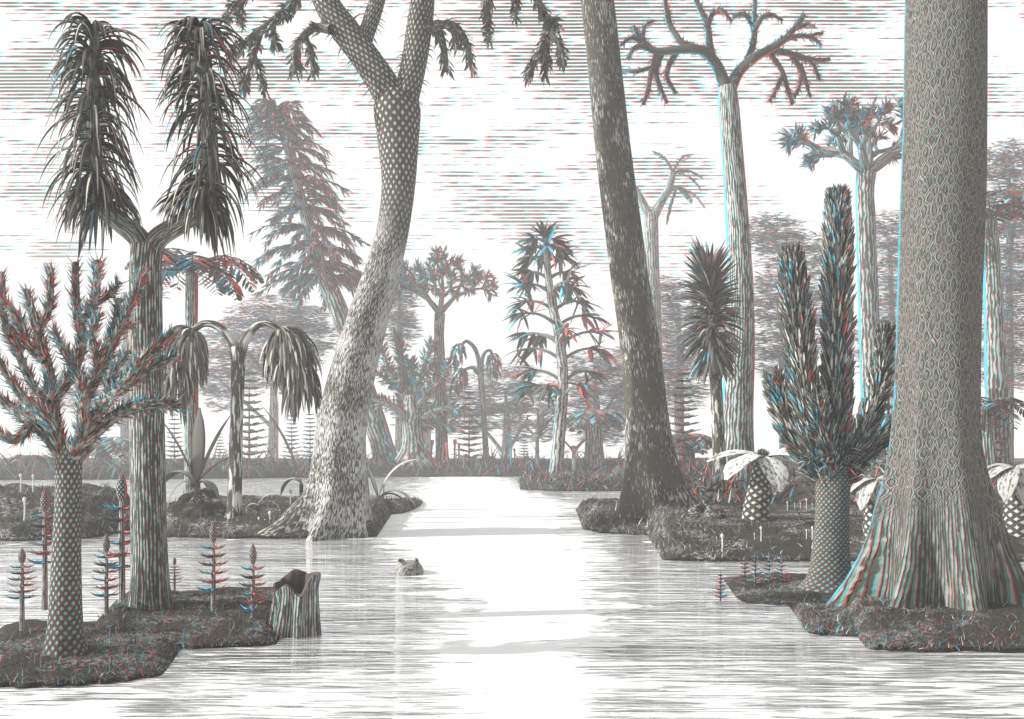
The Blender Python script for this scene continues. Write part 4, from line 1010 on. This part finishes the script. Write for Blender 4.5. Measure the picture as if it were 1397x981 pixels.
def knob_proto():
    t = np.linspace(0, 1, 20); mb = MB()
    rad = np.where(t < 0.78, 0.035, 0.085 * np.sqrt(np.clip(1 - ((t - 0.89) / 0.115) ** 2, 0.02, 1)))
    tube(mb, np.stack([0.02 * np.sin(t * 3), 0 * t, -0.15 + 1.15 * t], -1), rad, 8)
    m, k, b = newmat('sprout_pale'); b.inputs['Base Color'].default_value = (0.8, 0.79, 0.76, 1)
    return tag(mb.build('knobbed_sprout', m), 'x', 'sprout')
kn = knob_proto(); first = True
KN = [('knob-tipped pale sprouts on the dark bank at the left edge', [(28, 668, 646, 33), (45, 668, 647, 33), (33, 706, 678, 31.8)]), ('knob-tipped pale sprouts left of the curved trunk roots', [(353, 722, 705, 33.3), (361, 722, 708, 33.3), (368, 721, 697, 33.3), (356, 723, 712, 33.2), (384, 722, 706, 33.2), (396, 690, 668, 38), (336, 712, 694, 34)]),
      ('knob-tipped pale sprouts on the bank right of the pale rosette', [(1074, 696, 684, 33), (1084, 694, 686, 33), (1092, 694, 686, 33), (1100, 694, 680, 33), (1108, 694, 687, 33), (1100, 734, 722, 26.5), (1108, 734, 718, 26.5)]),
      ('knob-tipped pale sprouts on the bank below the leaning trunk', [(985, 753, 728, 26.32), (972, 754, 748, 26.32), (934, 750, 744, 26.32), (1029, 735, 727, 26.5), (1038, 736, 718, 26.5)]),
      ('dark knob-tipped sprouts on the tip right of the curved trunk', [(512, 684, 668, 46), (523, 684, 658, 46), (506, 684, 670, 46)])]
for lab, items in KN:
    for (px, py, top, Y) in items:
        o = kn if first else kn.copy()
        if not first: COL.objects.link(o)
        first = False
        s = (py - top) * sc(Y); o.location = tuple(at(px, py, Y)); o.scale = (s * 1.1, s * 1.1, s); o['label'] = lab; o['group'] = lab

# ---- reed stalks on the far bank
rb = None
for i, (px, top) in enumerate([(578, 606), (586, 600), (596, 608), (604, 598), (611, 604), (620, 600), (626, 607), (690, 608), (697, 600), (703, 612)]):
    Y = 95 + (i % 4); s = (640 - top) * sc(Y)
    if rb is None:
        mb = MB(); t = np.linspace(0, 1, 12); tube(mb, np.stack([0.02 * t, 0 * t, -0.1 + 1.1 * t], -1), np.where(t > 0.82, 0.06, 0.035), 8)
        rb = mb.build('reed_stalk', trunk_far); tag(rb, 'x', 'reed'); o = rb
    else: o = rb.copy(); COL.objects.link(o)
    o.location = tuple(at(px, 640, Y)); o.scale = (s,) * 3; o.rotation_euler = (0, rng.normal(0, 0.08), i)
    lab = 'thin reed stalks standing below the small umbrella crown' if i < 7 else 'thin reed stalks left of the broadleaf plant'
    o['label'] = lab; o['group'] = lab

# ---- hummocks
def hummock(name, label, px, py, Y, w, h, mat):
    c = at(px, py, Y); n, m_ = 40, 24; th = np.linspace(0, 2 * PI, n); ph = np.linspace(0, PI / 2, m_)
    T, Pq = np.meshgrid(th, ph); seed = rng.random(4) * 6
    rr = 1 + 0.12 * np.sin(3 * T + seed[0]) * np.cos(2 * Pq) + 0.10 * np.sin(5 * T + seed[1] + 4 * Pq) + 0.06 * np.sin(9 * T - 6 * Pq + seed[2])
    G = np.stack([np.cos(T) * np.cos(Pq) * w, np.sin(T) * np.cos(Pq) * w * 0.8, np.sin(Pq) * h], -1) * rr[..., None] + c - np.array([0, 0, 0.15])
    mb = MB(); mb.grid(G, np.zeros((n * m_, 3))); o = mb.build(name, mat); return tag(o, label, 'hummock')
hm = groundmat('hummock_pale', 0.0, 5.0, 0.75)
hummock('hummock', 'pale curly moss hummock under the folded strap leaves', 272, 716, 34.5, 1.05, 1.15, hm)
hummock('hummock', 'rounded mossy hummock between the leaning trunk and pale rosette', 962, 722, 30.0, 0.95, 0.75, hm)

# ---- hollow stump
def stump():
    Y = 16.2
    r = thing('hollow_stump', 'hollow ridged tree stump standing at the water edge by the left bank', 'stump', at(400, 866, Y))
    n, m_ = 72, 22; th = np.linspace(0, 2 * PI, n); s = sc(Y); c = at(400, 868, Y)
    rim = 78 + 9 * np.sin(th + 2.6) + 5 * np.sin(2 * th + 0.6) + 3 * np.sin(5 * th) - 20 * np.exp(-((th - 3.5) / 0.42) ** 2)
    G = np.zeros((m_, n, 3)); U = np.zeros((m_, n, 3))
    for i in range(m_):
        v = i / (m_ - 1)
        lob = 1 + (0.15 * (1 - v) + 0.05) * np.cos(7 * th + 0.5) + 0.05 * np.cos(12 * th + 2)
        rr = (39 - 11 * v ** 0.5 + 4 * np.exp(-((1 - v) / 0.1) ** 2)) * lob
        lean = 10 * v
        G[i] = np.stack([c[0] + (rr * np.cos(th + PI / 2) + lean * 0.5) * s, c[1] + rr * np.sin(th + PI / 2) * s, c[2] - 0.15 + v * (rim * s + 0.15)], -1)
        U[i, :, 0] = th / (2 * PI); U[i, :, 1] = v * 0.95
    mb = MB(); mb.grid(G, U)
    mb.build('bark', bark('bark_stump', pat_ribs(56, 0.12, 0.30, 2.2, 0.9), paper=(0.62, 0.6, 0.58), fringe=(0.003, 0.0), edge=(CYAN, CYAN, 0.02), bs=1.0), r)
    top = G[-1]; cen = top.mean(0); I = [top, cen + (top - cen) * 0.86 + np.array([0, 0, 0.02])]
    for k in (0.25, 0.5, 0.75, 1.0): q = cen + (top - cen) * (0.8 - 0.15 * k); q[:, 2] = top[:, 2] * (1 - k) + 0.25 * k; I.append(q)
    q = cen + (top - cen) * 0.01; q[:, 2] = 0.22; I.append(q)
    mb = MB(); I = np.array(I); mb.grid(I, np.zeros((I.shape[0] * n, 3))); m, k, b = newmat('stump_hollow'); b.inputs['Base Color'].default_value = (0.12, 0.10, 0.09, 1)
    mb.build('hollow', m, r)
stump()

# ---- amphibian head in the water
def amphibian():
    Y = 23.6; s = sc(Y); c = at(558, 786, Y)
    r = thing('amphibian', 'round head of an amphibian with two raised eyes above the water', 'animal', c)
    n, m_ = 56, 40; th = np.linspace(0, 2 * PI, n); ph = np.linspace(-PI / 2, PI / 2, m_); T, Q = np.meshgrid(th, ph)
    d = np.stack([np.cos(T) * np.cos(Q), np.sin(T) * np.cos(Q), np.sin(Q)], -1)
    G = d * np.array([19, 24, 17.0])
    G[..., 1] = np.where(G[..., 1] > 0, G[..., 1] * 3.2, G[..., 1]); G[..., 2] -= np.where(G[..., 1] > 20, (G[..., 1] - 20) * 0.28, 0)
    for ex in (-10.5, 10.5):                                              # brow bulges
        e = np.array([ex, -5, 15.0]); w = np.exp(-np.sum((G - e) ** 2, -1) / 26.0); G = G + w[..., None] * np.array([ex * 0.16, -1.0, 7.5])
    mo = np.exp(-((G[..., 2] + 1.0 + 0.012 * G[..., 0] ** 2) / 1.1) ** 2) * (G[..., 1] < 2); G = G - d * (mo * 1.3)[..., None]
    for ex in (-4, 4):
        w = np.exp(-np.sum((G - np.array([ex, -22, 6.0])) ** 2, -1) / 2.0); G = G - d * (w * 1.2)[..., None]
    G = G * s + c + np.array([0, 0, 4.0 * s])
    m, k, b = newmat('amphibian_skin', 0.45, 0.4); g = k.n.new('ShaderNodeNewGeometry').outputs['Position']
    f = k.step(k.noise(g, 14, 3, 0.6), 0.5, 0.6); k.l.new(k.mix(f, (0.30, 0.285, 0.26), (0.08, 0.075, 0.07)), b.inputs['Base Color']); bump(k, b, k.noise(g, 30, 3), 0.5, 0.02)
    mb = MB(); mb.grid(G, np.zeros((n * m_, 3))); mb.build('body', m, r)
    me, k2, b2 = newmat('amphibian_eye', 0.15, 0.6); b2.inputs['Base Color'].default_value = (0.05, 0.045, 0.04, 1)
    for ex in (-11.5, 11.5):
        E = d * 2.3 * s + c + np.array([ex * 1.02, -9.6, 22.4]) * s; mb = MB(); mb.grid(E, np.zeros((n * m_, 3))); mb.build('eye', me, r)
amphibian()

# ---- far trees whose crowns are drawn as drifts of flat sprays
def drift_tree(label, Y, px, blobs, N, lo=0.11, hi=0.24, fringe=0.45):
    base = 632 if Y > 125 else 655
    r = thing('distant_tree', label, 'tree', at(px, base, Y), 'hazy trees beyond the far bank')
    top = min(b[1] for b in blobs); tr = MB()
    p, rd = pxpath([(px, base + 4, 16), (px + 2, (base + top) / 2, 11), (px, top + 14, 4)], Y, 14); tube(tr, p, rd, 8); 
    for b in blobs:
        q, qr = pxpath([(px, min(b[1] + b[3] + 20, base - 10), 6), ((px + b[0]) / 2, b[1] + b[3] * 0.7, 5), (b[0], b[1], 3)], Y, 8); tube(tr, q, qr, 5)
    tr.build('trunk', trunk_far, r)
    mb = MB()
    for (bx, by, rx, ry) in blobs:
        n = int(N * rx * ry / 430)
        v = nrm(rng.normal(0, 1, (n, 3))) * (rng.random((n, 1)) ** 0.4)
        n3 = np.sin(v[:, 0] * 9 + bx) + np.sin(v[:, 2] * 11 + by) + np.sin(v[:, 1] * 8); v = v[n3 > -0.55]; n = len(v)
        P = at(bx, by, Y) + v * np.array([rx, rx * 0.8, ry]) * sc(Y)
        D = np.stack([rng.choice([-1, 1], n), rng.normal(0, 0.5, n), rng.normal(0.08, 0.12, n)], -1)
        leaves(mb, P, D, sc(Y) * rng.uniform(6, 16, n), 1.25 * sc(Y), 0.05, 2, 0.3, tints(n, lo, hi, fringe, None, 0.0), 'lance', 0.25)
    mb.build('crown', M['flake'], r)
drift_tree('hazy rounded tree behind the right mop crown', 135, 372, [(375, 432, 66, 32), (330, 470, 66, 38), (420, 458, 48, 42), (300, 520, 34, 44), (370, 510, 60, 30)], 620)
drift_tree('hazy tree peeping right of the curved trunk', 135, 545, [(545, 405, 28, 44), (548, 450, 24, 30)], 620)
drift_tree('hazy low tree behind the faint three-tufted tree', 135, 690, [(690, 530, 64, 40), (640, 566, 46, 36), (720, 570, 66, 36)], 620)
drift_tree('hazy low tree right of the layered tree', 136, 812, [(810, 500, 50, 22), (800, 540, 66, 28), (850, 520, 44, 48), (830, 580, 60, 30)], 560)
drift_tree('hazy tree between the leaning trunk and the tufted tree', 130, 925, [(910, 400, 30, 26), (935, 450, 52, 54), (920, 520, 54, 50), (985, 430, 40, 50)], 620)
drift_tree('hazy broad tree behind the upright bristly columns', 132, 1070, [(1052, 318, 44, 28), (1090, 350, 56, 34), (1060, 410, 50, 46), (1110, 430, 50, 60), (1062, 480, 40, 40)], 640)
drift_tree('hazy tree between the umbrella tree and the giant trunk', 130, 1215, [(1212, 330, 36, 44), (1220, 400, 34, 50), (1200, 470, 40, 50)], 560)
drift_tree('hazy tree at the right edge behind the giant trunk', 110, 1375, [(1378, 230, 46, 40), (1385, 300, 44, 50), (1380, 390, 50, 60), (1375, 480, 50, 60)], 640)
drift_tree('hazy low tree behind the bent strap leaf right of the curved trunk', 136, 580, [(580, 560, 50, 34), (610, 530, 30, 24)], 560)
drift_tree('hazy low tree behind the fluted trunk at left', 134, 170, [(170, 500, 54, 34), (110, 540, 60, 26), (205, 385, 24, 30)], 420)

# ---- haze
hb = bpy.data.meshes.new('haze'); X0, X1, Y0, Y1, Z0, Z1 = -1500, 1500, -80, 1500, -1.4, 42.0
hb.from_pydata([(X0, Y0, Z0), (X1, Y0, Z0), (X1, Y1, Z0), (X0, Y1, Z0), (X0, Y0, Z1), (X1, Y0, Z1), (X1, Y1, Z1), (X0, Y1, Z1)], [], [(3, 2, 1, 0), (4, 5, 6, 7), (0, 1, 5, 4), (1, 2, 6, 5), (2, 3, 7, 6), (3, 0, 4, 7)])
ho = bpy.data.objects.new('haze', hb); COL.objects.link(ho); tag(ho, kind='stuff')
hm_ = bpy.data.materials.new('haze'); hm_.use_nodes = True; t_ = hm_.node_tree; t_.nodes.remove(t_.nodes['Principled BSDF'])
pv = t_.nodes.new('ShaderNodeVolumePrincipled'); pv.inputs['Color'].default_value = (0.97, 0.97, 0.97, 1); pv.inputs['Density'].default_value = 0.0021
t_.links.new(pv.outputs[0], t_.nodes['Material Output'].inputs['Volume']); hb.materials.append(hm_)
